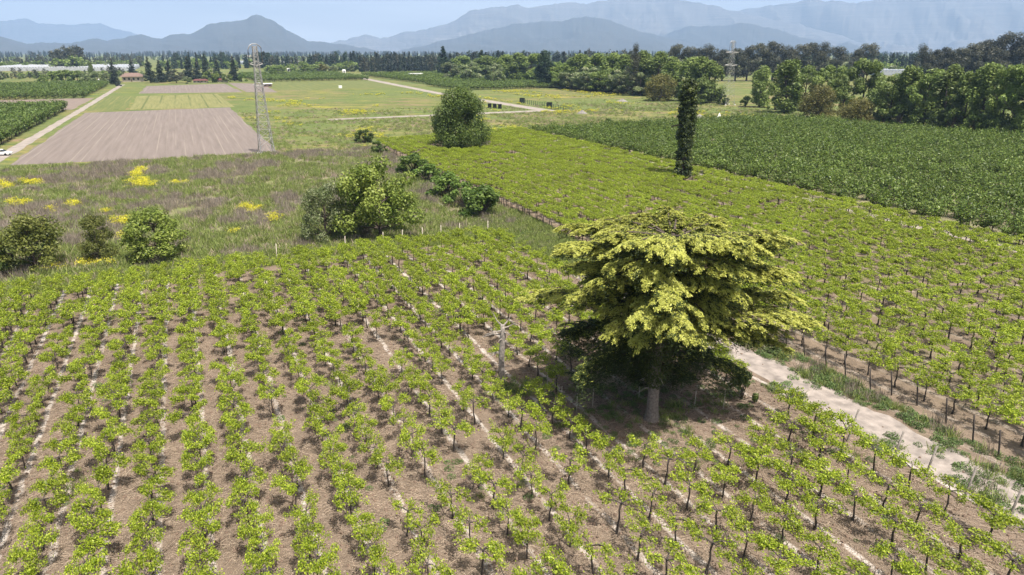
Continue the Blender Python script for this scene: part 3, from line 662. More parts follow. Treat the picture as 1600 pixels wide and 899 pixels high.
# the belt beyond the meadow and orchard
belt = [  # px, base, width, top, kind, leaf, name, label, group
 (705, 128, 34, 96, 'broad', 'bloom', 'acacia_tree', 'blossoming acacia right of the far pointed cypress'), (735, 130, 40, 95, 'broad', 'bloom', 'acacia_tree', 'wide blossoming acacia left of the second cypress'),
 (772, 133, 36, 97, 'broad', 'bloom', 'acacia_tree', 'blossoming acacia right of the second cypress'),
 (693, 120, 20, 71, 'cypress', 'cypress', 'cypress', 'tall pointed dark cypress at the left end of the belt'), (753, 124, 20, 77, 'cypress', 'cypress', 'cypress', 'pointed dark cypress among blossoming acacias'),
 (851, 137, 32, 80, 'poplar', 'cypress', 'poplar', 'dense dark upright poplar at the gap in the belt'),
 (1032, 158, 54, 116, 'dense', 'rust', 'rusty_tree', 'rusty brown tree left of the tall dark column'),
 (1276, 184, 62, 133, 'dense', 'rust', 'rusty_tree', 'rusty olive tree left of the smaller rusty one'), (1337, 189, 62, 154, 'dense', 'rust', 'rusty_tree', 'low rusty brown tree before the belt'),
 (1345, 176, 66, 88, 'broad', 'broad', 'broadleaf_tree', 'tall spreading tree behind the two rusty trees'), (1590, 214, 80, 84, 'broad', 'broad', 'broadleaf_tree', 'big broad tree at the right picture edge'),
 (1186, 168, 36, 104, 'poplar', 'poplar', 'poplar', 'slim poplar right of the farther pylon'),
 (1226, 177, 54, 94, 'poplar', 'broad', 'poplar', 'broad poplar with open lower trunk'),
 (988, 150, 26, 69, 'euc', 'euc', 'eucalyptus', 'dark eucalyptus top rising above the poplars'),
]
for b in belt: plant(b[6], b[7], 'tree', *b[:4], b[4], b[5], 9000, 0.30 if b[4] != 'cypress' else 0.35, 3)
for px, by, wp, ty in ((790, 132, 36, 86), (812, 133, 36, 85), (832, 134, 34, 86), (760, 128, 40, 88), (722, 124, 40, 88)):
    plant('poplar', 'light green poplar left of the dense dark upright one', 'tree', px, by - 3, wp * 1.3, ty, 'poplar', 'poplar', 9000, 0.30, 3, 'light green poplars left of the gap')
for px, by, wp, ty, lf in ((882, 137, 38, 92, 'broad'), (905, 139, 40, 85, 'poplar'), (930, 141, 42, 86, 'poplar'), (955, 143, 40, 84, 'poplar'), (978, 145, 40, 88, 'poplar'), (1003, 148, 40, 80, 'poplar'), (1028, 150, 42, 84, 'poplar'), (1050, 152, 34, 92, 'poplar'), (1075, 158, 38, 90, 'poplar'), (1095, 160, 36, 92, 'poplar'), (1110, 161, 30, 98, 'poplar')):
    plant('poplar', 'light green poplar in the row right of the gap', 'tree', px, by, wp * 1.3, ty, 'poplar', lf, 9000, 0.30, 3, 'poplars in the belt right of the gap')
for px, by, wp, ty in ((893, 140, 40, 106), (918, 143, 44, 104), (945, 145, 42, 106), (968, 147, 40, 108), (1000, 150, 36, 112), (873, 138, 26, 108), (1088, 163, 46, 118)):
    plant('acacia_tree', 'blossoming acacia standing before the belt poplars', 'tree', px, by, wp * 1.15, ty, 'broad', 'bloom' if rng.random() < 0.6 else 'broad', 9000, 0.30, 3, 'acacias standing before the poplars')
for px, by, wp, ty, lf in ((1255, 172, 50, 99, 'broad'), (1290, 174, 50, 96, 'broad'), (1316, 176, 46, 102, 'broad'), (1388, 190, 54, 112, 'broad'), (1412, 192, 46, 104, 'poplar'), (1442, 196, 50, 102, 'broad'), (1472, 199, 50, 106, 'poplar'), (1502, 203, 54, 102, 'broad'), (1530, 206, 54, 100, 'poplar'), (1560, 210, 54, 98, 'broad'), (1405, 186, 50, 118, 'broad'), (1455, 190, 60, 112, 'poplar'), (1520, 196, 60, 104, 'broad'), (1620, 217, 60, 92, 'broad')):
    plant('broadleaf_tree', 'green broadleaf tree in the belt behind the orchard', 'tree', px, by, wp * 1.15, ty, 'broad' if lf == 'broad' else 'poplar', lf, 9000, 0.30, 3, 'green trees in the belt behind the orchard')
for px, by, wp, ty in ((1378, 190, 30, 160), (1405, 194, 34, 165), (1434, 198, 30, 168), (1462, 201, 34, 172), (1490, 205, 36, 170), (1522, 209, 36, 178), (1549, 212, 34, 176), (1582, 216, 36, 182), (1360, 184, 26, 152), (1210, 172, 22, 152), (1165, 166, 18, 150), (1130, 164, 22, 148)):
    plant('shrub', 'dark shrub at the foot of the belt behind the orchard', 'shrub', px, by, wp, ty, 'bush', 'dark', 2200, 0.16, 3, 'dark shrubs at the foot of the belt')
for px, wp, ty in ((1052, 26, 68), (1072, 24, 72), (1090, 26, 74), (1108, 28, 70), (1128, 26, 76), (1148, 28, 74), (1166, 26, 70), (1186, 28, 66), (1206, 30, 63), (1228, 28, 72), (1246, 26, 68), (1264, 30, 65), (1284, 26, 66), (1302, 24, 72), (1348, 30, 67), (1330, 24, 78)):
    plant('eucalyptus', 'dark grey eucalyptus in the tall row behind the poplars', 'tree', px, 127, wp * 1.45, ty, 'euc', 'euc', 7000, 0.4, 4, 'eucalyptus row behind the poplars')
for px, wp, ty in ((1436, 24, 70), (1452, 26, 76), (1470, 24, 72), (1490, 30, 74), (1508, 30, 66), (1526, 34, 60), (1546, 32, 58), (1566, 40, 49), (1590, 40, 56), (1612, 40, 48), (1480, 30, 82), (1535, 36, 72), (1580, 36, 68)):
    plant('eucalyptus', 'dark tall eucalyptus above the belt at the far right', 'tree', px, 134, wp * 1.4, ty, 'euc', 'euc', 7000, 0.4, 4, 'tall eucalyptus at the far right')
# conifers and garden trees round the farmhouse
for px, by, wp, ty, lb in ((180, 133, 17, 90, 'lone dark conifer left of the farmhouse'), (208, 121, 18, 92, 'dark conifer behind the farmhouse roof'), (236, 130, 20, 87, 'tall dark conifer right of the farmhouse'),
    (252, 129, 22, 93, 'dark conifer beside the tall one right of the farmhouse'), (266, 128, 22, 95, 'dark conifer left of the round grey tree'), (297, 126, 26, 87, 'broad dark conifer behind the round grey tree'),
    (324, 126, 18, 82, 'tallest dark conifer of the farm grove'), (341, 126, 18, 91, 'dark conifer right of the tallest one'), (367, 127, 22, 86, 'dark conifer at the right end of the farm grove'), (310, 124, 20, 96, 'dark conifer left of the tallest one')):
    plant('conifer', lb, 'conifer', px, by, wp, ty, 'conifer', 'conifer', 2600, 0.45, 3)
for px, by, wp, ty, lf, lb in ((276, 130, 25, 108, 'euc', 'round grey green tree in front of the farm conifers'), (332, 129, 26, 108, 'poplar', 'bright green round tree by the red roofs'), (355, 130, 16, 113, 'poplar', 'small bright green tree right of the red roofs'),
    (293, 131, 16, 119, 'bloom', 'pale small tree left of the red roofs'), (378, 128, 16, 114, 'bush', 'bright green small tree at the end of the farm grove'), (435, 121, 30, 102, 'broad', 'green bushy tree by the white sheds'), (478, 118, 26, 104, 'broad', 'green tree right of the white sheds'), (507, 116, 22, 99, 'rust', 'brownish tree left of the palm row'), (494, 117, 14, 106, 'euc', 'grey tree left of the brownish one'), (520, 116, 14, 104, 'olive', 'small olive tree right of the brownish one')):
    plant('garden_tree', lb, 'tree', px, by, wp, ty, 'broad', lf, 3000, 0.5, 3)
for px, by, wp, ty, lf in ((88, 131, 24, 110, 'poplar'), (104, 131, 26, 108, 'poplar'), (122, 131, 26, 109, 'poplar'), (138, 132, 22, 112, 'bloom'), (154, 132, 24, 110, 'bloom'), (168, 132, 18, 112, 'pale'), (70, 132, 20, 116, 'poplar'), (146, 130, 9, 96, 'poplar')):
    plant('garden_tree', 'light green tree in the garden row left of the farmhouse', 'tree', px, by, wp, ty, 'broad' if wp > 10 else 'poplar', lf, 3000, 0.5, 3, 'garden trees left of the farmhouse')

# far woods, one mass per band
fm = [join(tree_parts(2000 + i, k, *d, 240, l), 'far_tree', [M_BARK, ML[f]]) for i, (k, d, l, f) in enumerate((('conifer', (20, 9), 1.2, 'conifer'), ('broad', (14, 14), 1.4, 'broad'), ('poplar', (22, 7), 1.2, 'cypress'), ('euc', (22, 12), 1.3, 'euc'), ('broad', (11, 12), 1.4, 'bloom'), ('cypress', (22, 4), 1.1, 'conifer')))]
def band(px0, px1, d0, d1, n, ids, s0=0.8, s1=1.2, seed=0):
    a0, a1 = to_dir(px0, 80)[0], to_dir(px1, 80)[0]; a = rng.uniform(a0, a1, n)
    d = d0 + (d1 - d0) * rng.random(n) + 120 * (fbm(a * 30, a * 0, seed) - 0.5); s = rng.uniform(s0, s1, n) * (0.75 + 0.5 * fbm(a * 60, a * 0, seed + 3))
    return np.c_[np.sin(a) * d, np.cos(a) * d], s, rng.choice(ids, n)
def woods(name, label, bands):
    p, s, i = [np.concatenate(z) for z in zip(*[band(*b, seed=90 + k) for k, b in enumerate(bands)])]
    scatter(name, label, 'woods', fm, p, s, idx=i)
woods('far_woods', 'far band of mixed dark woods across the valley', [(-40, 1640, 1250, 1500, 420, [1, 4, 1, 4, 5, 1], 0.45, 0.75), (-40, 1640, 2000, 2600, 1000, [0, 1, 4, 3, 5, 4], 0.6, 1.0), (-40, 1640, 3300, 4600, 1500, [0, 2, 3, 5], 0.7, 1.2), (400, 1000, 1080, 1180, 260, [0, 2, 3, 5], 0.8, 1.1), (410, 560, 900, 1000, 60, [1, 4, 1], 0.6, 0.9), (-60, 225, 800, 850, 110, [1, 3, 4, 1], 0.22, 0.5), (80, 125, 1150, 1250, 26, [3, 3, 1], 1.1, 1.4), (560, 690, 930, 1000, 110, [0, 3, 5], 0.7, 0.95), (250, 420, 1150, 1250, 90, [2, 5, 1], 0.75, 1.05), (700, 1010, 850, 980, 70, [0, 3, 5, 1], 0.8, 1.15), (0, 220, 1300, 1500, 160, [1, 3, 4], 0.6, 0.9), (1330, 1450, 900, 1300, 160, [2, 1, 5, 4], 0.7, 1.1)])

# other orchards: rows of trees too small to part
def orch_field(name, label, u0, u1, v0, v1, du, dv, s, leafm, h=3.0, w=1.6):
    uu, vv = np.meshgrid(np.arange(u0, u1, du), np.arange(v0, v1, dv), indexing='ij')
    p = np.c_[uu.ravel(), vv.ravel()] + rng.normal(size=(uu.size, 2)) * 0.25; x, y = to_xy(p[:, 0], p[:, 1]); k = in_view(x, y, 3, 40, 40)
    me = [join(orchard_mesh(700 + i + len(name), h, w, 170, 0.30), 'row_tree', [M_BARK, leafm]) for i in range(3)]
    scatter(name, label, 'orchard', me, np.c_[x, y][k], rng.uniform(0.85, 1.15, k.sum()) * s)
M_ORCH2 = leaf_mat('young_orchard_leaf', [(0.05, 0.085, 0.014), (0.10, 0.15, 0.026), (0.17, 0.225, 0.055)], 0.3)
orch_field('left_orchard', 'pointed green orchard rows left of the farm track', 205, 371, -170, -48, 2.4, 3.2, 1.1, M_ORCH2, 4.2, 1.5)
orch_field('left_far_orchard', 'flat green orchard beyond the bare plot at left', 461, 632, -330, -47, 4.5, 4.5, 1.2, M_ORCH2, 3.4, 2.3)
orch_field('middle_far_orchard', 'dark green orchard either side of the far dirt road', 640, 820, 60, 160, 5, 5, 1.2, M_ORCH2, 3.6, 2.4)
orch_field('road_orchard', 'dark green orchard right of the far dirt road', 520, 760, 178, 300, 5, 5, 1.2, M_ORCH, 3.8, 2.6)
orch_field('bright_orchard', 'bright green orchard before the blossoming acacias', 445, 520, 170, 268, 4.2, 4.2, 1.15, M_ORCH2, 3.6, 2.4)

# ------------------------------------------------------------------ the cedar
def cedar():
    r = np.random.default_rng(42); x0, y0 = CEDAR
    t = thing('cedar_tree', 'broad golden cedar with layered yellow green boughs standing in the near vineyard', 'cedar', (x0, y0, 0))
    tb = MB(); zs = np.array([0, 0.35, 1, 2.5, 5, 8, 11, 12.6, 13.5])
    axis = lambda z: np.array([0.5 * (z / 15) ** 1.3, 0.25 * math.sin(z * 0.35), z])
    tp = np.array([axis(z) for z in zs]); tb.tube(tp, [0.64, 0.50, 0.43, 0.40, 0.36, 0.32, 0.22, 0.10, 0.03], 12)
    ep = MB(); m = 6000; zz = 2.5 + 6.0 * r.random(m) ** 0.8; aa = r.uniform(0, 6.28, m); rr = (0.45 + 0.75 * np.sqrt(r.random(m))) * np.interp(zz, [2.5, 4, 9], [0.4, 1, 1.6])
    ax = np.array([axis(z) for z in zz]); cc = ax + np.c_[np.cos(aa) * rr, np.sin(aa) * rr, np.zeros(m)]
    ep.quads(leaf_quads(cc, r.uniform(0.06, 0.13, m), 0.2, np.c_[np.cos(aa), np.sin(aa), np.zeros(m)], 0.8, 0.45, r), 0, np.clip(r.normal(0.5, 0.25, m), 0, 1))
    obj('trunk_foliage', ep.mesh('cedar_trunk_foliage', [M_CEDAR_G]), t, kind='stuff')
    obj('trunk', tb.mesh('cedar_trunk', [M_CEDARBARK], True), t)
    tiers = [(14.35, 15, 5.6), (13.3, 12, 6.7), (11.9, 12, 7.0), (10.5, 12, 7.5), (9.1, 13, 8.0), (7.9, 15, 7.0), (6.3, 10, 5.2), (5.1, 5, 3.8)]
    k = 0
    for ti, (zt, nb, rt) in enumerate(tiers):
        for b_i in range(nb):
            k += 1
            a = 6.283 * (b_i + 0.37 * ti) / nb + r.normal() * 0.16; side, front = math.cos(a), -math.sin(a)
            if ti >= 5 and front > (0.45 if ti == 5 and side > 0.3 else 0.25): continue
            f = 1 - ti / 7.0
            z0 = zt + r.normal() * (0.15 if ti == 0 else 0.42 if ti < 5 else 0.3) - (0.9 if ti < 5 else 1.2)
            reach = rt * (1 + 0.03 * side) * ((0.88 if ti < 3 else 0.74) if front > 0.4 else 1) * r.uniform(0.74, 1.10)
            low = ti >= 5 and not (ti == 5 and side > 0.3)
            rise = 0.75 if ti == 0 else 1.15 if not low else 0.5; droop = (0.15 + 0.14 * min(ti, 6) if not low else 2.4 + 0.2 * (ti - 5)) * r.uniform(0.6, 1.3)
            s = np.linspace(0, 1, 9); bend = r.normal() * 0.15; ang = a + bend * s ** 2
            zz = z0 + rise * np.sin(s * math.pi * 0.55) - droop * s ** 2.3
            b0 = axis(z0); pts = np.c_[b0[0] + np.cos(ang) * reach * s, b0[1] + np.sin(ang) * reach * s, zz]
            mb = MB(); mb.tube(pts, np.interp(s, [0, 1], [0.15 if ti > 3 else 0.11, 0.02]), 5, 0)
            C, T, Mt = [], [], []
            ns = int(reach * 5.4)
            for i in range(ns):
                q = min(1.0, (0.05 if ti == 0 else 0.16) + (0.97 if ti == 0 else 0.88) * ((i + r.random()) / ns)); sd = 1 if i % 2 else -1
                p = np.array([np.interp(q, s, pts[:, j]) for j in range(3)])
                aa = np.interp(q, s, ang) + sd * r.uniform(0.35, 1.2) * (1.15 - 0.5 * q); bl = (reach * 0.25 + 0.25) * (1.05 - 0.6 * abs(q - 0.55)) * r.uniform(0.5, 1.15)
                px_, py_ = math.cos(aa), math.sin(aa); zoff = r.normal() * 0.10
                nl = max(3, int(bl * 4.5))                         # fine sprays along the twig
                for w_ in range(nl):
                    u0 = (w_ + 0.6) / nl; m = int(52 * (0.8 + 0.4 * r.random())); uu = np.clip(u0 + r.normal(size=m) * 0.35 / nl, 0, 1.08)
                    off = r.normal() * 0.17 + r.normal(size=m) * 0.10; tipd = 0.42 * uu ** 2.2
                    zz_ = p[2] + zoff - tipd + 0.05 * r.random(m) - 0.9 * off ** 2
                    C.append(np.c_[p[0] + px_ * bl * uu - py_ * off, p[1] + py_ * bl * uu + px_ * off, zz_]); T.append(np.clip(r.normal(0.5, 0.2, m), 0, 1))
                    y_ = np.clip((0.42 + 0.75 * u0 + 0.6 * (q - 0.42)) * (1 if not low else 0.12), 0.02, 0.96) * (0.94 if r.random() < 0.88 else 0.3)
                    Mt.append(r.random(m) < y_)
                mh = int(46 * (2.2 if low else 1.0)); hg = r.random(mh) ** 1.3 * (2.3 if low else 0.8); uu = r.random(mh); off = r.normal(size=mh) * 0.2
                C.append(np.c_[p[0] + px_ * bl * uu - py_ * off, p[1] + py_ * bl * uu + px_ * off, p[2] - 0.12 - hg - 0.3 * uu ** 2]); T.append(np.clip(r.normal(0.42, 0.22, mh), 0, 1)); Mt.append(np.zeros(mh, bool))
            C = np.concatenate(C); T = np.concatenate(T); Mt = np.concatenate(Mt); C[:, 2] = np.maximum(C[:, 2], 2.2)
            dv = C - np.array([b0[0], b0[1], 0]); dv[:, 2] = 0; dv /= np.linalg.norm(dv, axis=1)[:, None] + 1e-6
            tv = dv + r.normal(size=C.shape) * (0.55, 0.55, 0.3); tv[:, 2] -= 0.25; tv /= np.linalg.norm(tv, axis=1)[:, None]
            nv = r.normal(size=C.shape) * 0.4; nv[:, 2] += 1; bv = np.cross(nv, tv); bv /= np.linalg.norm(bv, axis=1)[:, None] + 1e-6
            sz = r.uniform(0.07, 0.135, len(C))[:, None]; bw = bv * sz * 0.3
            q4 = np.stack([C - tv * sz, C - bw, C + tv * sz, C + bw], 1)
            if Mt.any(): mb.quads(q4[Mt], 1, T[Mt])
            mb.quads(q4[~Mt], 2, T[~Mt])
            obj('bough', mb.mesh('cedar_bough', [M_BARK, M_CEDAR_Y, M_CEDAR_G]), t)
    for k in range(7):                                         # bare dead stubs low on the trunk
        a = r.uniform(0, 6.28); z = r.uniform(1.6, 3.6); l = r.uniform(0.6, 1.6); mb = MB()
        mb.tube([axis(z), axis(z) + (math.cos(a) * l * 0.6, math.sin(a) * l * 0.6, 0.1), axis(z) + (math.cos(a) * l, math.sin(a) * l, -0.2)], [0.05, 0.035, 0.012], 5)
        obj('dead_branch', mb.mesh('dead_branch', [M_DEAD]), t)
cedar()

# ------------------------------------------------------------------ the tall dark column tree
def column_tree():
    r = np.random.default_rng(5); x0, y0 = TALL; h = height_at(x0, y0, 120)
    t = thing('column_tree', 'tall thin dark columnar conifer with a bushy head in the far vineyard', 'tree', (x0, y0, 0))
    tb = MB(); tb.tube([(0, 0, 0), (0.1, 0, 5), (-0.1, 0, 11), (0.05, 0, h - 1)], [0.55, 0.42, 0.3, 0.1], 9)
    for i in range(40):
        z = r.uniform(2, h - 2); a = r.uniform(0, 6.28); l = r.uniform(0.8, 1.5)
        tb.tube([(0, 0, z), (math.cos(a) * l, math.sin(a) * l, z + 0.3)], [0.07, 0.03], 4)
    obj('trunk', tb.mesh('column_trunk', [M_BARK], True), t)
    cs, os_, ts = [], [], []
    for i in range(300):
        f = (i + r.random()) / 300; z = 1.4 + (h - 1.9) * f; ct = 0.42 + r.normal() * 0.2
        Rr = np.interp(f, [0, 0.06, 0.16, 0.28, 0.42, 0.6, 0.72, 0.80, 0.9, 0.97, 1], [1.4, 2.0, 1.7, 1.4, 1.7, 1.9, 1.7, 1.9, 1.9, 1.4, 0.6])
        a = i * 2.39996 + r.normal() * 0.3
        if 0.17 < f < 0.45 and r.random() < 0.2: continue
        rad = Rr * r.uniform(0.45, 0.85); c = np.array([math.cos(a) * rad, math.sin(a) * rad, z]); m = 90; cr = r.uniform(0.45, 0.85)
        d = r.normal(size=(m, 3)); d /= np.linalg.norm(d, axis=1)[:, None]
        cs.append(c + d * cr * r.uniform(0.5, 1, (m, 1)) * (1, 1, 0.8)); os_.append(d); ts.append(np.clip(r.normal(ct, 0.22, m), 0, 1))
    c = np.concatenate(cs); mb = MB(); mb.quads(leaf_quads(c, r.uniform(0.12, 0.22, len(c)), 0.6, np.concatenate(os_), 0.9, 0.5, r), 0, np.concatenate(ts))
    obj('foliage', mb.mesh('column_foliage', [ML['column']]), t, kind='stuff')
    mb = MB(); mb.tube([(0, 0, h * 0.565), (-1.6, 0, h * 0.56), (-2.9, 0.1, h * 0.545)], [0.16, 0.15, 0.13], 6); obj('bare_branch', mb.mesh('bare_branch', [M_BARK], True), t)
column_tree()

# ------------------------------------------------------------------ dead trunk
def dead_trunk():
    r = np.random.default_rng(9); x, y = STUMP; h = height_at(x, y, 508)
    t = thing('dead_tree', 'bare grey dead trunk with broken branches left of the cedar', 'dead tree', (x, y, 0))
    mb = MB(); z = np.linspace(0, h, 9)
    mb.tube(np.c_[0.02 * np.sin(z * 2) + 0.03 * z, 0.04 * np.cos(z * 1.5), z], [0.36, 0.29, 0.26, 0.24, 0.25, 0.22, 0.23, 0.2, 0.16], 10)
    obj('trunk', mb.mesh('dead_trunk', [M_DEAD], True), t)
    for a, z0, l, up in ((2.6, h - 0.1, 0.9, 1.0), (0.5, h - 0.15, 0.8, 0.9), (0.2, h - 0.3, 0.9, 0.35), (3.3, h - 0.5, 1.4, -0.25), (3.0, h - 0.8, 1.6, -0.3), (-0.5, h - 0.6, 0.8, -0.2), (3.4, h - 2.2, 1.2, -0.5), (2.9, h - 2.4, 1.0, -0.15), (-1.9, h - 1.2, 0.9, 0.1), (0.3, h - 3.4, 0.9, -0.2), (3.5, 1.4, 0.8, -0.3)):
        b = MB(); p0 = np.array([0.03 * z0, 0, z0]); e = p0 + (math.cos(a) * l, math.sin(a) * l * 0.8, up); m = (p0 + e) / 2 + r.normal(size=3) * 0.08
        b.tube([p0, m, e], [0.085, 0.05, 0.018], 5); obj('branch', b.mesh('dead_branch', [M_DEAD]), t)
dead_trunk()

# ------------------------------------------------------------------ posts and stakes
def post(px, by, h, r_, lean, m, name, label, group, xy=None):
    x, y = xy or ground(px, by); mb = MB(); mb.tube([(0, 0, 0), (lean[0] * 0.5, lean[1] * 0.5, h * 0.5), (lean[0], lean[1], h)], [r_, r_ * 0.95, r_ * 0.9], 7)
    tag(obj(name, mb.mesh(name, [m], True), None, (x, y, 0)), label, 'post', group)
for px, by in ((1324, 690), (1392, 728), (1443, 752), (1503, 787), (1572, 822)):
    post(px, by, 2.3, 0.07, (0.55, 0.3), M_POST, 'vineyard_post', 'leaning grey end post on the vineyard edge beside the sandy path', 'leaning posts beside the sandy path')
for px, by in ((1229, 538), (1257, 556), (1291, 574), (1321, 589), (1360, 613), (1393, 618), (1433, 634), (1478, 662), (1203, 520), (1520, 690), (1560, 715)):
    post(px, by, 2.1, 0.06, (-0.45, -0.15), M_VINEBARK, 'vineyard_post', 'dark leaning post along the far vineyard edge', 'dark posts along the far vineyard edge')
for u in np.arange(86, 192, 2.6):
    x, y = to_xy(u + rng.normal() * 0.2, 46.6 + (u - 84) * 0.036); post(0, 0, 1.9, 0.06, (-0.35 + rng.normal() * 0.12, -0.1), M_VINEBARK, 'vineyard_post', 'dark short post in the row along the ditch side of the far vineyard', 'posts along the ditch side of the far vineyard', (x, y))
for px, by in ((599, 392), (629, 388), (660, 384), (689, 380), (718, 377), (762, 373), (540, 399), (433, 412)):
    post(px, by, 2.5, 0.055, (0.05, 0.25), M_STAKE, 'vineyard_post', 'pale end post at the back edge of the near vineyard', 'pale posts at the back edge of the near vineyard')
for px, by, h in ((855, 607, 1.6), (877, 636, 1.7), (926, 635, 2.0), (901, 642, 1.4), (1066, 610, 1.6), (1085, 636, 1.3), (998, 622, 1.5), (1130, 640, 1.6)):
    post(px, by, h, 0.03, (0.02, 0.02), M_STAKE, 'thin_stake', 'thin pale stake in the cleared ground under the cedar', 'thin stakes under the cedar')

# ------------------------------------------------------------------ low plants and litter
def tuft_mesh(seed, n, h, spread, wd, m, lean=0.4, top=None, mats=None):
    r = np.random.default_rng(seed); mb = MB(); a = r.uniform(0, 6.283, n); b = r.normal(size=(n, 2)) * spread
    hh = h * r.uniform(0.45, 1.1, n); le = r.normal(size=(n, 2)) * lean * hh[:, None]; t = np.c_[np.cos(a), np.sin(a), np.zeros(n)] * wd
    p0 = np.c_[b, np.zeros(n)]; p1 = np.c_[b + le, hh]
    mb.quads(np.stack([p0 - t, p0 + t, p1 + t * 0.35, p1 - t * 0.35], 1), 0, np.clip(r.normal(0.5, 0.25, n), 0, 1))
    if top:
        k = top; j = r.integers(0, n, k); c = p1[j] + r.normal(size=(k, 3)) * (0.12, 0.12, 0.07); mb.quads(leaf_quads(c, r.uniform(0.05, 0.1, k) * (h / 0.8), 0.6, r=r), 1, r.random(k))
    return mb.mesh('tuft', mats or [m])
M_GRASS = leaf_mat('grass', [(0.10, 0.15, 0.03), (0.20, 0.25, 0.06), (0.33, 0.35, 0.13)], 0.3, 0.6)
M_MALLOW = leaf_mat('mallow', [(0.055, 0.10, 0.028), (0.11, 0.17, 0.048), (0.19, 0.25, 0.085)], 0.3, 0.6)
M_DRY = leaf_mat('dry_brush', [(0.13, 0.108, 0.078), (0.22, 0.185, 0.14), (0.36, 0.31, 0.245)], 0.1, 0.8)
M_STRAWG = leaf_mat('straw', [(0.20, 0.15, 0.10), (0.31, 0.24, 0.175), (0.44, 0.37, 0.28)], 0.1, 0.8)
M_YEL = leaf_mat('mustard_flower', [(0.50, 0.46, 0.02), (0.66, 0.60, 0.03), (0.78, 0.73, 0.09)], 0.3, 0.6, 0.12)
grass_m = [tuft_mesh(10 + i, 34, 0.75, 0.34, 0.035, M_GRASS) for i in range(4)]
dry_m = [tuft_mesh(20 + i, 40, 1.0, 0.34, 0.022, M_DRY, 0.22) for i in range(4)]
mus_m = [tuft_mesh(30 + i, 22, 0.8, 0.38, 0.03, M_GRASS, 0.25, 70, [M_GRASS, M_YEL]) for i in range(4)]
def herb_mesh(seed, n, rad, h, ls, m):
    r = np.random.default_rng(seed); mb = MB(); a = r.uniform(0, 6.283, n); q = rad * np.sqrt(r.random(n)); c = np.c_[np.cos(a) * q, np.sin(a) * q, 0.03 + h * r.random(n) * (1 - (q / rad) ** 2 * 0.7)]
    mb.quads(leaf_quads(c, r.uniform(0.6, 1.3, n) * ls, 0.8, aspect=0.75, r=r), 0, np.clip(r.normal(0.5, 0.25, n), 0, 1)); return mb.mesh('herb', [m])
straw_m = [tuft_mesh(50 + i, 30, 0.7, 0.36, 0.03, M_STRAWG, 0.35) for i in range(2)]
herb_m = [herb_mesh(40 + i, 130, 0.5, 0.42, 0.06, M_MALLOW) for i in range(4)]

# fallow field cover
N0 = 60000; u = rng.uniform(86.5, 187, N0); v = rng.uniform(-110, 46.3, N0)
x, y = to_xy(u, v); k = in_view(x, y, 0, 20, 0); u, v, x, y = u[k], v[k], x[k], y[k]
nz = fbm(u * 0.09, v * 0.13, 51, 5); nz2 = fbm(u * 0.3, v * 0.3, 57, 4)
ditch = np.abs(v - 42.3) < 2.0
patches = [(222, 287, 24, 9), (220, 268, 10, 6), (212, 276, 9, 6), (48, 287, 24, 4), (10, 292, 18, 5), (278, 288, 14, 3), (395, 328, 20, 6), (195, 349, 25, 6), (203, 371, 14, 5), (150, 415, 40, 5), (85, 420, 18, 6), (115, 322, 12, 5), (30, 320, 16, 5), (365, 366, 8, 4), (78, 330, 10, 4), (430, 345, 8, 6), (165, 333, 8, 4)]
dpx = FOC * x / depth_of(x, y) + 800; b_ = (y * SP - CAM_H * CP) / depth_of(x, y); dpy = 449.5 - FOC * b_
yel = np.zeros(len(x), bool)
for cx_, cy_, ax, ay in patches: yel |= ((dpx - cx_) / ax) ** 2 + ((dpy - cy_) / ay) ** 2 < (0.2 + 2.0 * nz2 ** 2) * rng.uniform(0.25, 1.5, len(x))
bare = (fbm(u * 0.25, v * 0.3, 63, 5) + rng.normal(size=len(x)) * 0.04 > 0.62) & (u > 104)
dry = (nz + (nz2 - 0.5) * 0.7 > 0.535) & ~yel & (rng.random(len(x)) < 0.9) & (u > 91)
gsel = ~dry & ~yel & ~bare & (rng.random(len(x)) < 0.75)
dry &= ~bare | (rng.random(len(x)) < 0.25)
dry &= rng.random(len(x)) < 0.45
scatter('weeds', 'green weeds over the fallow field', 'weeds', grass_m + straw_m[:1], np.c_[x, y][gsel], rng.uniform(0.6, 1.35, gsel.sum()) , tilt=0.1)
N6 = 26000; ug = rng.uniform(187, 330, N6); vg_ = rng.uniform(21, 235, N6); xg, yg = to_xy(ug, vg_)
kg = in_view(xg, yg, 0, 10, 0) & ~((vg_ > 46) & (vg_ < 206) & (ug < 204)) & ~((np.abs(vg_ - 146) < 5) & (ug > 272)) & ~((np.abs(ug - 276) < 5) & (vg_ < 152)) & (rng.random(N6) < np.clip((fbm(ug * 0.06, vg_ * 0.1, 23, 5) - 0.36) * 4, 0.1, 0.9) * np.clip((340 - ug) / 90, 0.15, 1))
scatter('meadow_grass', 'rough tufts of grass over the meadow', 'grass', grass_m + straw_m, np.c_[xg, yg][kg], rng.uniform(0.4, 1.0, kg.sum()))
scatter('dry_brush', 'purplish grey dry brush in patches on the fallow field', 'dry brush', dry_m, np.c_[x, y][dry], rng.uniform(0.6, 1.25, dry.sum()), tilt=0.1)
ym = yel & (rng.random(len(x)) < 0.88)
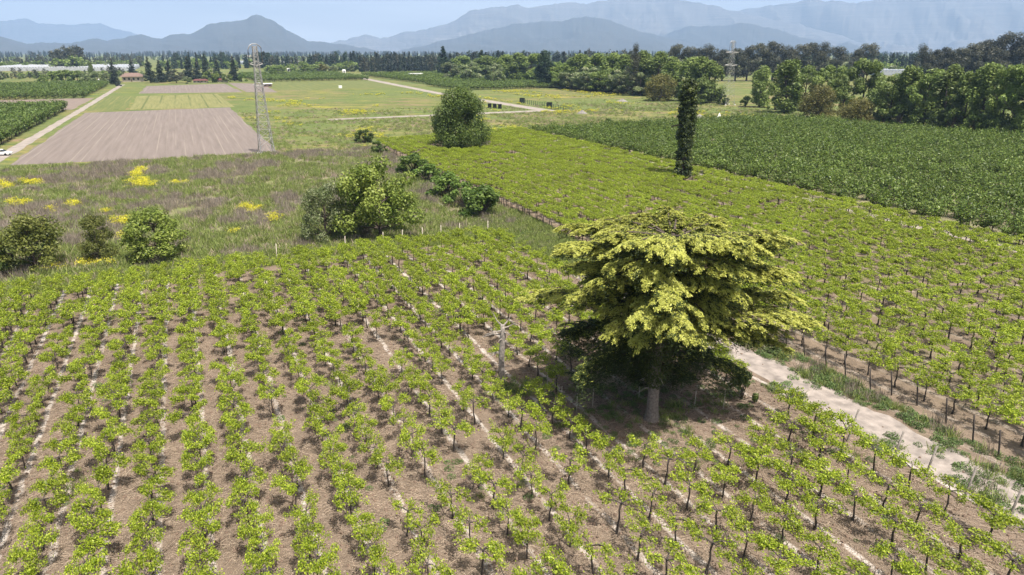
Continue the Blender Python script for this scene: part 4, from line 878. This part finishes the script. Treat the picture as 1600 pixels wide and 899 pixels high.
# meadow flowers farther off, bigger clumps
N1 = 30000; um = rng.uniform(188, 430, N1); vm_ = rng.uniform(22, 240, N1); xm, ym2 = to_xy(um, vm_)
fl = (fbm(um * 0.03, vm_ * 0.06, 81, 5) > 0.585) & in_view(xm, ym2, 0, 10, 0) & ~((vm_ > 46) & (vm_ < 208) & (um < 205)) & ~((np.abs(vm_ - 146) < 5) & (um > 275)) & ~(np.abs(um - 275.5) < 4)
fl = fl & (rng.random(N1) < np.clip((fbm(um * 0.03, vm_ * 0.06, 81, 5) - 0.585) * 4, 0, 0.28))
scatter('mustard_flowers', 'bright yellow mustard flowers in patches', 'flowers', mus_m, np.r_[np.c_[x, y][ym], np.c_[xm, ym2][fl]], np.r_[rng.uniform(0.5, 1.15, ym.sum()), rng.uniform(0.6, 1.3, fl.sum())])

# greens between the two vineyard blocks and round the vineyard's edges
pts, sc = [], []
N2 = 9000; u = rng.uniform(10, 98, N2); v = rng.uniform(37.6, 47.2, N2)
lo = np.interp(u, [10, 22, 40, 60, 66, 80], [43.6, 43.2, 42.7, 41.4, 39.6, 37.5]); hi = np.interp(u, [10, 30, 60, 98], [45.2, 45.3, 46.2, 46.8])
dn = fbm(u * 0.35, v * 0.5, 33, 4)
ok = (v > lo - 0.2) & (v < hi) & (dn > 0.36)
ok |= (v < 39.9) & (u < 62) & (dn > 0.60) & (v > 38.2)
ok |= (v > 38.9) & (v < lo) & (dn > 0.60) & (u < 62) & (rng.random(N2) < 0.4)
ok &= rng.random(N2) < 0.75
x, y = to_xy(u, v); scatter('herbs', 'low dark green weeds along the sandy path', 'weeds', herb_m * 2 + grass_m[:2] + dry_m[:1], np.c_[x, y][ok], rng.uniform(0.3, 0.95, ok.sum()) )
N3 = 9000; u = np.r_[rng.uniform(60, 100, N3), rng.uniform(85.5, 91, 4000)]; v = np.r_[rng.uniform(38, 47.5, N3), rng.uniform(-60, 40, 4000)]
ok = (v > np.interp(u, [60, 66, 74, 84, 84.5], [41.2, 40.0, 39.4, 38.2, -99])) & (v < np.interp(u, [60, 100], [46, 47.2])) & (fbm(u * 0.3, v * 0.4, 39, 4) > 0.36)
x, y = to_xy(u, v); scatter('path_grass', 'rough green grass at the vineyard corner and back edge', 'grass', grass_m, np.c_[x, y][ok], rng.uniform(0.4, 0.95, ok.sum()), tilt=0.15)
# grass and herbs inside the near block (sparse) and round the cedar
N4 = 2600; u = rng.uniform(14, 84, N4); v = rng.uniform(-45, 38.4, N4); x, y = to_xy(u, v)
dC = np.hypot(x - CEDAR[0], y - CEDAR[1]); ok = (fbm(u * 0.16, v * 0.16, 45, 4) > 0.62) | (dC < 7.5) & (rng.random(N4) < 0.5) | (np.hypot(x - STUMP[0] - 1, y - STUMP[1] + 1.2) < 2.2)
extra = np.c_[STUMP[0] + 0.9 + rng.normal(size=60) * 1.0, STUMP[1] - 1.0 + rng.normal(size=60) * 0.9]; extra2 = np.c_[CEDAR[0] + rng.normal(size=260) * 4.0, CEDAR[1] + 1 + rng.normal(size=260) * 3]
p = np.r_[np.c_[x, y][ok], extra, extra2]; scatter('vineyard_weeds', 'small green weeds on the vineyard soil', 'weeds', herb_m + grass_m[:1], p, rng.uniform(0.25, 0.75, len(p)))

# pruned twigs lying on the soil, and clods
def twig_mesh(seed):
    r = np.random.default_rng(seed); mb = MB()
    for k in range(5):
        a = r.uniform(0, 6.28); l = r.uniform(0.15, 0.55); o = r.normal(size=2) * 0.4; d = np.array([math.cos(a), math.sin(a)]) * l; n_ = np.array([-d[1], d[0]]) * 0.25 * r.normal()
        z = r.uniform(0.015, 0.06)
        mb.tube([(*(o - d), z), (*(o + n_), z + 0.03), (*(o + d), z)], [0.012, 0.011, 0.007], 3, cap=False)
    m = 20; c = np.c_[r.normal(size=(m, 2)) * 0.5, np.full(m, 0.02)]; mb.quads(leaf_quads(c, r.uniform(0.03, 0.07, m), 2, aspect=0.25, r=r), 0, r.random(m))
    return mb.mesh('twigs', [M_STRAWG])
N5 = 24000; u = rng.uniform(12, 70, N5); v = rng.uniform(-45, 38.4, N5); x, y = to_xy(u, v)
ok = in_view(x, y, 0, 10, 10) & (rng.random(N5) < np.clip((75 - y) / 45, 0.1, 1))
scatter('pruned_twigs', 'dry pruned vine twigs littering the vineyard soil', 'twigs', [twig_mesh(60 + i) for i in range(6)], np.c_[x, y][ok], rng.uniform(0.5, 1.2, ok.sum()))
def clod_mesh(seed):
    r = np.random.default_rng(seed); bm = bpy.data.meshes.new('clod'); mb = MB(); n = 6
    th = np.arange(n) * 6.283 / n; ring = lambda rr, z: np.c_[np.cos(th) * rr, np.sin(th) * rr, np.full(n, z)] + r.normal(size=(n, 3)) * 0.012
    v = np.r_[ring(0.10, 0), ring(0.085, 0.05), ring(0.04, 0.09)]; i = np.arange(n); f = [np.stack([k * n + i, k * n + (i + 1) % n, (k + 1) * n + (i + 1) % n, (k + 1) * n + i], 1) for k in (0, 1)]
    mb.add(v, np.concatenate(f)); mb.f.append((np.arange(12, 18)[None], 0, np.array([0.5]))); return mb.mesh('clod', [M_CLOD])
M_CLOD = plain('clod_soil', (0.17, 0.12, 0.088), 0.95, 0.3, 4)
ok2 = in_view(x, y, 0, 10, 10) & (rng.random(N5) < 0.6)
pc = np.c_[x, y][ok2] + rng.normal(size=(ok2.sum(), 2)) * 1.5
scatter('soil_clods', 'small clods of brown soil between the vines', 'clods', [clod_mesh(80 + i) for i in range(4)], pc, rng.uniform(0.4, 1.3, len(pc)), tilt=0.3)

# ------------------------------------------------------------------ pylons
def lattice(mb, w0, w1, z0, z1, n, r_=0.05, rb=0.032):
    zs = z0 + (z1 - z0) * np.cumsum(np.r_[0, np.linspace(1.35, 0.75, n)]) / np.sum(np.linspace(1.35, 0.75, n))
    wd = np.interp(zs, [z0, z1], [w0, w1]) / 2; cs = [(-1, -1), (1, -1), (1, 1), (-1, 1)]
    for sx, sy in cs: mb.tube(np.c_[sx * wd, sy * wd, zs], r_, 4)
    for i in range(n):
        for q in range(4):
            a, b = cs[q], cs[(q + 1) % 4]
            A0 = (a[0] * wd[i], a[1] * wd[i], zs[i]); B0 = (b[0] * wd[i], b[1] * wd[i], zs[i]); A1 = (a[0] * wd[i + 1], a[1] * wd[i + 1], zs[i + 1]); B1 = (b[0] * wd[i + 1], b[1] * wd[i + 1], zs[i + 1])
            mb.tube([A0, B1], rb, 3, cap=False); mb.tube([B0, A1], rb, 3, cap=False)
            if i: mb.tube([A0, B0], rb, 3, cap=False)
def pylon(px, by, ty, label, arms, rz, base_w, th=1.0):
    x, y = ground(px, by); h = height_at(x, y, ty); t = thing('power_pylon', label, 'pylon', (x, y, 0), rz)
    body = MB(); lattice(body, base_w, 1.05, 2.2, h - 3.5, 13, 0.085 * th, 0.05 * th); obj('body', body.mesh('pylon_body', [M_STEEL]), t)
    w2 = base_w / 2 * 1.0
    for sx in (-1, 1):
        for sy in (-1, 1):
            l = MB(); l.tube([(sx * w2 * 1.12, sy * w2 * 1.12, 0), (sx * w2, sy * w2, 2.25)], 0.12, 4); l.tube([(sx * w2 * 1.12, sy * w2 * 1.12, 0.15), (sx * w2 * 0.3, sy * w2, 2.2)], 0.06, 3); l.tube([(sx * w2 * 1.12, sy * w2 * 1.12, 0.15), (sx * w2, sy * w2 * 0.3, 2.2)], 0.06, 3)
            obj('leg', l.mesh('pylon_leg', [M_STEEL]), t)
            f = MB(); f.box((-0.35, -0.35, -0.02), (0.35, 0.35, 0.3), at=(sx * w2 * 1.12, sy * w2 * 1.12, 0)); obj('footing', f.mesh('footing', [M_WHITE]), t)
    hd = MB(); lattice(hd, 1.05, 1.0, h - 3.5, h - 0.4, 4, 0.08, 0.05)
    for sy in (-0.5, 0.5): hd.tube([(-1.6, sy * 0.4, h - 1.3), (-1.2, sy * 0.6, h - 0.45), (-0.5, sy, h), (0.5, sy, h), (1.2, sy * 0.6, h - 0.5), (1.5, sy * 0.4, h - 0.8)], 0.08, 4)
    obj('head', hd.mesh('pylon_head', [M_STEEL]), t)
    for zz, wa in arms:
        a = MB()
        for sy in (-0.5, 0.5): a.tube([(-wa, 0, h - zz), (-0.5, sy, h - zz - 0.35), (0.5, sy, h - zz - 0.35), (wa, 0, h - zz)], 0.075, 4); a.tube([(-wa, 0, h - zz), (-0.5, sy, h - zz + 0.45), (0.5, sy, h - zz + 0.45), (wa, 0, h - zz)], 0.06, 4)
        obj('crossarm', a.mesh('crossarm', [M_STEEL]), t)
    for sx, z1 in ((-1.6, h - 1.3), (1.5, h - 0.8)):
        i = MB(); i.tube([(sx, 0, z1), (sx - 0.05, 0, z1 - 3.6)], 0.07, 5); obj('insulator', i.mesh('insulator', [M_VINEBARK]), t)
pylon(417, 241, 69, 'near lattice steel pylon standing at the corner of the ploughed field', [(4.6, 1.5), (9.5, 1.4)], 0.5, 3.2)
pylon(1136, 164, 64, 'farther lattice steel pylon in the gap of the tree belt', [(5.2, 3.6), (11.0, 3.6)], 0.3, 4.6, 0.55)

# ------------------------------------------------------------------ buildings, vehicles, small things
M_ROOF = plain('roof_brown', (0.17, 0.115, 0.09), 0.85, 0.2, 1); M_RED = plain('roof_red', (0.12, 0.045, 0.038), 0.7, 0.2, 0.6)
M_CREAM = plain('cream_wall', (0.5, 0.44, 0.36), 0.85, 0.12, 1); M_GLASSD = plain('dark_glass', (0.03, 0.035, 0.04), 0.2, 0.1, 1); M_BLACK = plain('black_plastic', (0.012, 0.012, 0.014), 0.5, 0.2, 2)
M_FILM = plain('greenhouse_film', (0.36, 0.37, 0.375), 0.5, 0.1, 0.08); M_GREYFILM = plain('grey_net', (0.36, 0.38, 0.40), 0.6, 0.15, 0.08); M_RUBBLE = plain('rubble', (0.19, 0.175, 0.155), 0.95, 0.3, 1.2, bump=0.1)
def house(name, label, px, by, wpx, hm_, dep, wall, roof, rz=0.0, rh=1.6, eave=0.8, nwin=4, flat=False):
    x, y = ground(px, by); wm = wpx / FOC * depth_of(x, y); t = thing(name, label, 'house' if 'house' in name else 'shed', (x, y, 0), rz)
    b = MB(); b.box((-wm / 2, 0, 0), (wm / 2, dep, hm_)); obj('wall', b.mesh('wall', [wall]), t)
    r_ = MB(); e = eave
    if flat: r_.box((-wm / 2 - e, -e, hm_), (wm / 2 + e, dep + e, hm_ + 0.35))
    else:
        v = [(-wm / 2 - e, -e, hm_), (wm / 2 + e, -e, hm_), (wm / 2 + e, dep + e, hm_), (-wm / 2 - e, dep + e, hm_), (-wm / 2 + wm * 0.12, dep / 2, hm_ + rh), (wm / 2 - wm * 0.12, dep / 2, hm_ + rh)]
        r_.add(v, [(0, 1, 5, 4), (2, 3, 4, 5)]); r_.add(v, [(1, 2, 5), (3, 0, 4)]); r_.add(np.array(v[:4]) - (0, 0, 0.004), [(0, 3, 2, 1)])
    obj('roof', r_.mesh('roof', [roof]), t)
    for k in range(nwin):
        w_ = MB(); xx = -wm / 2 + wm * (k + 0.5) / nwin; ww = wm / nwin * 0.22; w_.box((xx - ww, -0.06, hm_ * 0.35), (xx + ww, 0.02, hm_ * 0.78)); obj('window', w_.mesh('window', [M_GLASSD]), t)
    dr = MB(); dr.box((-wm * 0.03 - wm * 0.0, -0.08, 0), (wm * 0.03, 0.02, min(2.1, hm_ * 0.75))); obj('door', dr.mesh('door', [M_ROOF]), t)
house('farmhouse', 'low brown roofed farmhouse between dark conifers', 206, 128, 26, 4.2, 12, M_CREAM, M_ROOF, 0.25, 3.0, 1.6)
house('red_roof_house', 'long low house with red roof left of the bright round tree', 313, 130, 20, 1.9, 8, M_CREAM, M_RED, 0.3, 1.2, 0.8)
house('red_roof_house', 'small red roofed house right of the bright round tree', 347, 129, 12, 1.9, 8, M_CREAM, M_RED, 0.3, 1.2, 0.8)
house('white_shed', 'white flat roofed site cabin with dark windows before the dark orchard', 651, 123, 20, 4.4, 7, M_WHITE, M_WHITE, 0.3, 0.5, 0.3, 4, True)
house('white_shed', 'long white shed beside the green bushy tree', 428, 119, 22, 3.2, 8, M_WHITE, M_WHITE, 0.3, 1.0, 0.3, 3, True)
house('white_shed', 'small white shed behind the green bushy tree', 454, 113, 10, 4.0, 8, M_WHITE, M_WHITE, 0.3, 1.0, 0.3, 2)
house('white_shed', 'low dark walled shelter with white roof beside the near pylon', 418, 136, 13, 2.0, 6, M_ROOF, M_WHITE, 0.3, 0.5, 0.4, 2, True)
house('white_shed', 'white shed by the left garden trees', 160, 132, 14, 3.0, 7, M_WHITE, M_WHITE, 0.4, 1.0, 0.3, 2)
house('white_shed', 'small white hut where the dirt road begins', 538, 115, 5, 3.4, 4, M_WHITE, M_WHITE, 0.3, 1.0, 0.2, 1)
house('white_tower', 'far pale tower block above the woods behind the near pylon', 388, 94, 14, 12, 20, M_CREAM, M_CREAM, 0.1, 1, 0.1, 3, True)
def box_thing(name, label, cat, px, by, wpx, h, dep, m, rz=0.3):
    x, y = ground(px, by); wm = wpx / FOC * depth_of(x, y); t = thing(name, label, cat, (x, y, 0), rz)
    b = MB(); b.box((-wm / 2, 0, 0), (wm / 2, dep, h * 0.9)); obj('body', b.mesh('body', [m]), t)
    b = MB(); b.box((-wm / 2 - 0.06, -0.06, h * 0.9), (wm / 2 + 0.06, dep + 0.06, h)); obj('lid', b.mesh('lid', [m]), t)
box_thing('white_tank', 'white water tank box in the meadow near the far rows', 'tank', 532, 138, 5, 1.8, 2, M_WHITE)
for i, px in enumerate((765, 773, 781)):
    box_thing('black_bin', ('left', 'middle', 'right')[i] + 'most of three black bins beside the dirt road', 'bin', px, 169 + i * 0.6, 5.5, 2.0, 1.6, M_BLACK, 0.0)
# greenhouses: long film tunnels side by side
def tunnel(x, y, length, wd, h, rz, m, label, group):
    mb = MB(); n = 9; th = np.linspace(0, math.pi, n); v = np.r_[np.c_[np.cos(th) * wd / 2, np.zeros(n), np.sin(th) * h], np.c_[np.cos(th) * wd / 2, np.full(n, length), np.sin(th) * h]]
    i = np.arange(n - 1); mb.add(v, np.stack([i, n + i, n + i + 1, i + 1], 1)); mb.f.append((np.arange(n)[None], 0, np.array([0.5]))); mb.f.append((np.arange(n, 2 * n)[None, ::-1], 0, np.array([0.5])))
    tag(obj('greenhouse', mb.mesh('greenhouse', [m], False), None, (x, y, 0), rz), label, 'greenhouse', group)
for px in np.arange(-12, 205, 4.6):
    x, y = ground(px, 111.3 + 0.1 * rng.normal()); tunnel(x, y, 230, 4.6 / FOC * depth_of(x, y) * 1.06, 5.6, R(25), M_FILM, 'white film greenhouse tunnel in the long row at far left', 'greenhouse tunnels at far left')
for px in np.arange(1371, 1425, 5):
    x, y = ground(px, 118); tunnel(x, y, 120, 5 / FOC * depth_of(x, y) * 1.06, 6, R(-10), M_GREYFILM, 'grey netted greenhouse tunnel in the gap of the right belt', 'grey tunnels in the gap of the right belt')
for px in np.arange(385, 470, 6):
    x, y = ground(px, 101.5); tunnel(x, y, 150, 6 / FOC * depth_of(x, y) * 1.06, 6, R(25), M_FILM, 'far white greenhouse tunnel behind the near pylon', 'far tunnels behind the near pylon')
for px in np.arange(868, 896, 5):
    x, y = ground(px, 101); tunnel(x, y, 120, 5 / FOC * depth_of(x, y) * 1.06, 9, R(0), M_FILM, 'far white tunnel seen through the gap beside the dark poplar', 'far tunnels in the belt gap')

# palms in a row
def palm(px, by, ty, i):
    r = np.random.default_rng(400 + i); x, y = ground(px, by); h = height_at(x, y, ty); t = thing('palm_tree', 'short palm in the dense row before the far woods', 'palm', (x, y, 0), 0, 'palms in the row before the far woods')
    tb = MB(); tb.tube([(0, 0, 0), (0.1, 0, h * 0.35), (0, 0.1, h * 0.72)], [0.55, 0.45, 0.4], 7); obj('trunk', tb.mesh('palm_trunk', [M_STAKE]), t)
    lf = MB()
    for k in range(16):
        a = k * 2.4; el = r.uniform(-0.3, 1.1); L = h * 0.42; s = np.linspace(0, 1, 5)
        c = np.c_[np.cos(a) * L * s, np.sin(a) * L * s, h * 0.72 + L * (math.sin(el) * s - 0.55 * s ** 2)]; w_ = np.array([-math.sin(a), math.cos(a), 0]) * 0.45
        for q in range(4): lf.quads(np.stack([c[q] - w_, c[q] + w_, c[q + 1] + w_ * 0.7, c[q + 1] - w_ * 0.7])[None], 0, np.array([r.random()]))
    obj('crown', lf.mesh('palm_crown', [ML['olive']]), t, kind='stuff')
for i, px in enumerate(np.linspace(538, 573, 11)): palm(px, 109.5, 98.5, i)

# the meadow fence with dark panels
fx0, fy0 = ground(812, 161); fx1, fy1 = ground(884, 174); nf = 22
ft = thing('wire_fence', 'green post fence with dark panels in the meadow', 'fence', (fx0, fy0, 0)); M_GPOST = plain('green_post', (0.03, 0.06, 0.045), 0.6, 0.2, 2)
pm = MB(); pm.tube([(0, 0, 0), (0, 0, 2.2)], 0.11, 5); pme = pm.mesh('fence_post', [M_GPOST])
for i in range(nf):
    f = i / (nf - 1); obj('post', pme, ft, ((fx1 - fx0) * f, (fy1 - fy0) * f, 0))
for z in (0.5, 1.2, 1.9):
    wmb = MB(); wmb.tube([(0, 0, z), (fx1 - fx0, fy1 - fy0, z)], 0.035, 3); obj('wire', wmb.mesh('fence_wire', [M_GPOST]), ft)
fa = math.atan2(fy1 - fy0, fx1 - fx0)
for f in (0.0, 0.62):
    b = MB(); b.box((0, -0.05, 0.05), (2.6, 0.05, 2.5)); obj('panel', b.mesh('fence_panel', [M_BLACK]), ft, ((fx1 - fx0) * f, (fy1 - fy0) * f - 0.2, 0), 0.0)
def mound(label, px, by, wpx, h, m):
    x, y = ground(px, by); wm = wpx / FOC * depth_of(x, y); n, k = 18, 6; th = np.arange(n) * 6.283 / n; v = []
    for q in range(k):
        f = q / (k - 1); rr = wm / 2 * (1 - f ** 1.3) * (0.85 + 0.3 * vnoise(np.cos(th) * 2 + px, np.sin(th) * 2 + q * 0.4, 3)) + 0.05; v.append(np.c_[np.cos(th) * rr, np.sin(th) * rr * 0.6, np.full(n, h * f ** 0.9) * (0.8 + 0.4 * vnoise(th * 1.5, th * 0 + q, 5))])
    i = np.arange(n); mb = MB(); mb.add(np.concatenate(v), np.concatenate([np.stack([q * n + i, q * n + (i + 1) % n, (q + 1) * n + (i + 1) % n, (q + 1) * n + i], 1) for q in range(k - 1)])); mb.f.append((np.arange((k - 1) * n, k * n)[None], 0, np.array([0.5])))
    tag(obj('rubble_mound', mb.mesh('rubble_mound', [m], True), None, (x, y, 0)), label, 'mound')
mound('grey rubble mound right of the column tree', 1092, 187, 24, 1.8, M_RUBBLE); mound('white pile standing before the belt right of the grey mound', 1123, 188, 8, 2.4, M_WHITE)
mound('pale soil mound right of the meadow fence', 909, 178, 16, 1.4, M_RUBBLE); mound('low earth mound in the yellow flowers', 972, 159, 18, 1.2, M_RUBBLE)

def car(px, by, label, body, rz, pick=False):
    x, y = ground(px, by); t = thing('parked_car', label, 'car', (x, y, 0), rz)
    def prism(pr, wd, m, name, par, z=0):
        pr = np.array(pr); n = len(pr); mb = MB(); v = np.r_[np.c_[pr[:, 0], np.full(n, -wd / 2), pr[:, 1]], np.c_[pr[:, 0], np.full(n, wd / 2), pr[:, 1]]]; i = np.arange(n)
        mb.add(v, np.stack([i, (i + 1) % n, n + (i + 1) % n, n + i], 1)); mb.f.append((np.arange(n)[None, ::-1], 0, np.array([0.5]))); mb.f.append((np.arange(n, 2 * n)[None], 0, np.array([0.5])))
        return obj(name, mb.mesh(name, [m]), par)
    prism([(-2.2, 0.35), (2.2, 0.35), (2.25, 0.7), (2.1, 0.88), (1.1, 0.98), (-2.1, 1.0), (-2.25, 0.7)], 1.75, body, 'body', t)
    prism([(-1.95, 0.99), (1.0, 0.985), (0.35, 1.42), (-1.5, 1.45)], 1.5, M_GLASSD, 'glazing', t); prism([(0.3, 1.425), (0.25, 1.48), (-1.4, 1.5), (-1.5, 1.455)], 1.48, body, 'roof', t)
    for sx in (-1.35, 1.4):
        for sy in (-0.8, 0.8):
            wmb = MB(); wmb.tube([(sx, sy - 0.1, 0.32), (sx, sy + 0.1, 0.32)], 0.32, 12); wmb.f.append((np.arange(12)[None], 0, np.array([0.5]))); obj('wheel', wmb.mesh('wheel', [M_BLACK]), t)
    for sy in (-0.6, 0.6):
        h_ = MB(); h_.box((2.2, sy - 0.15, 0.66), (2.27, sy + 0.15, 0.8)); obj('headlight', h_.mesh('headlight', [M_WHITE]), t)
car(3, 243, 'white car parked on the farm track at the left picture edge', M_WHITE, 0.1); car(186, 135, 'dark car parked by the lone conifer near the farmhouse', M_BLACK, 0.2)
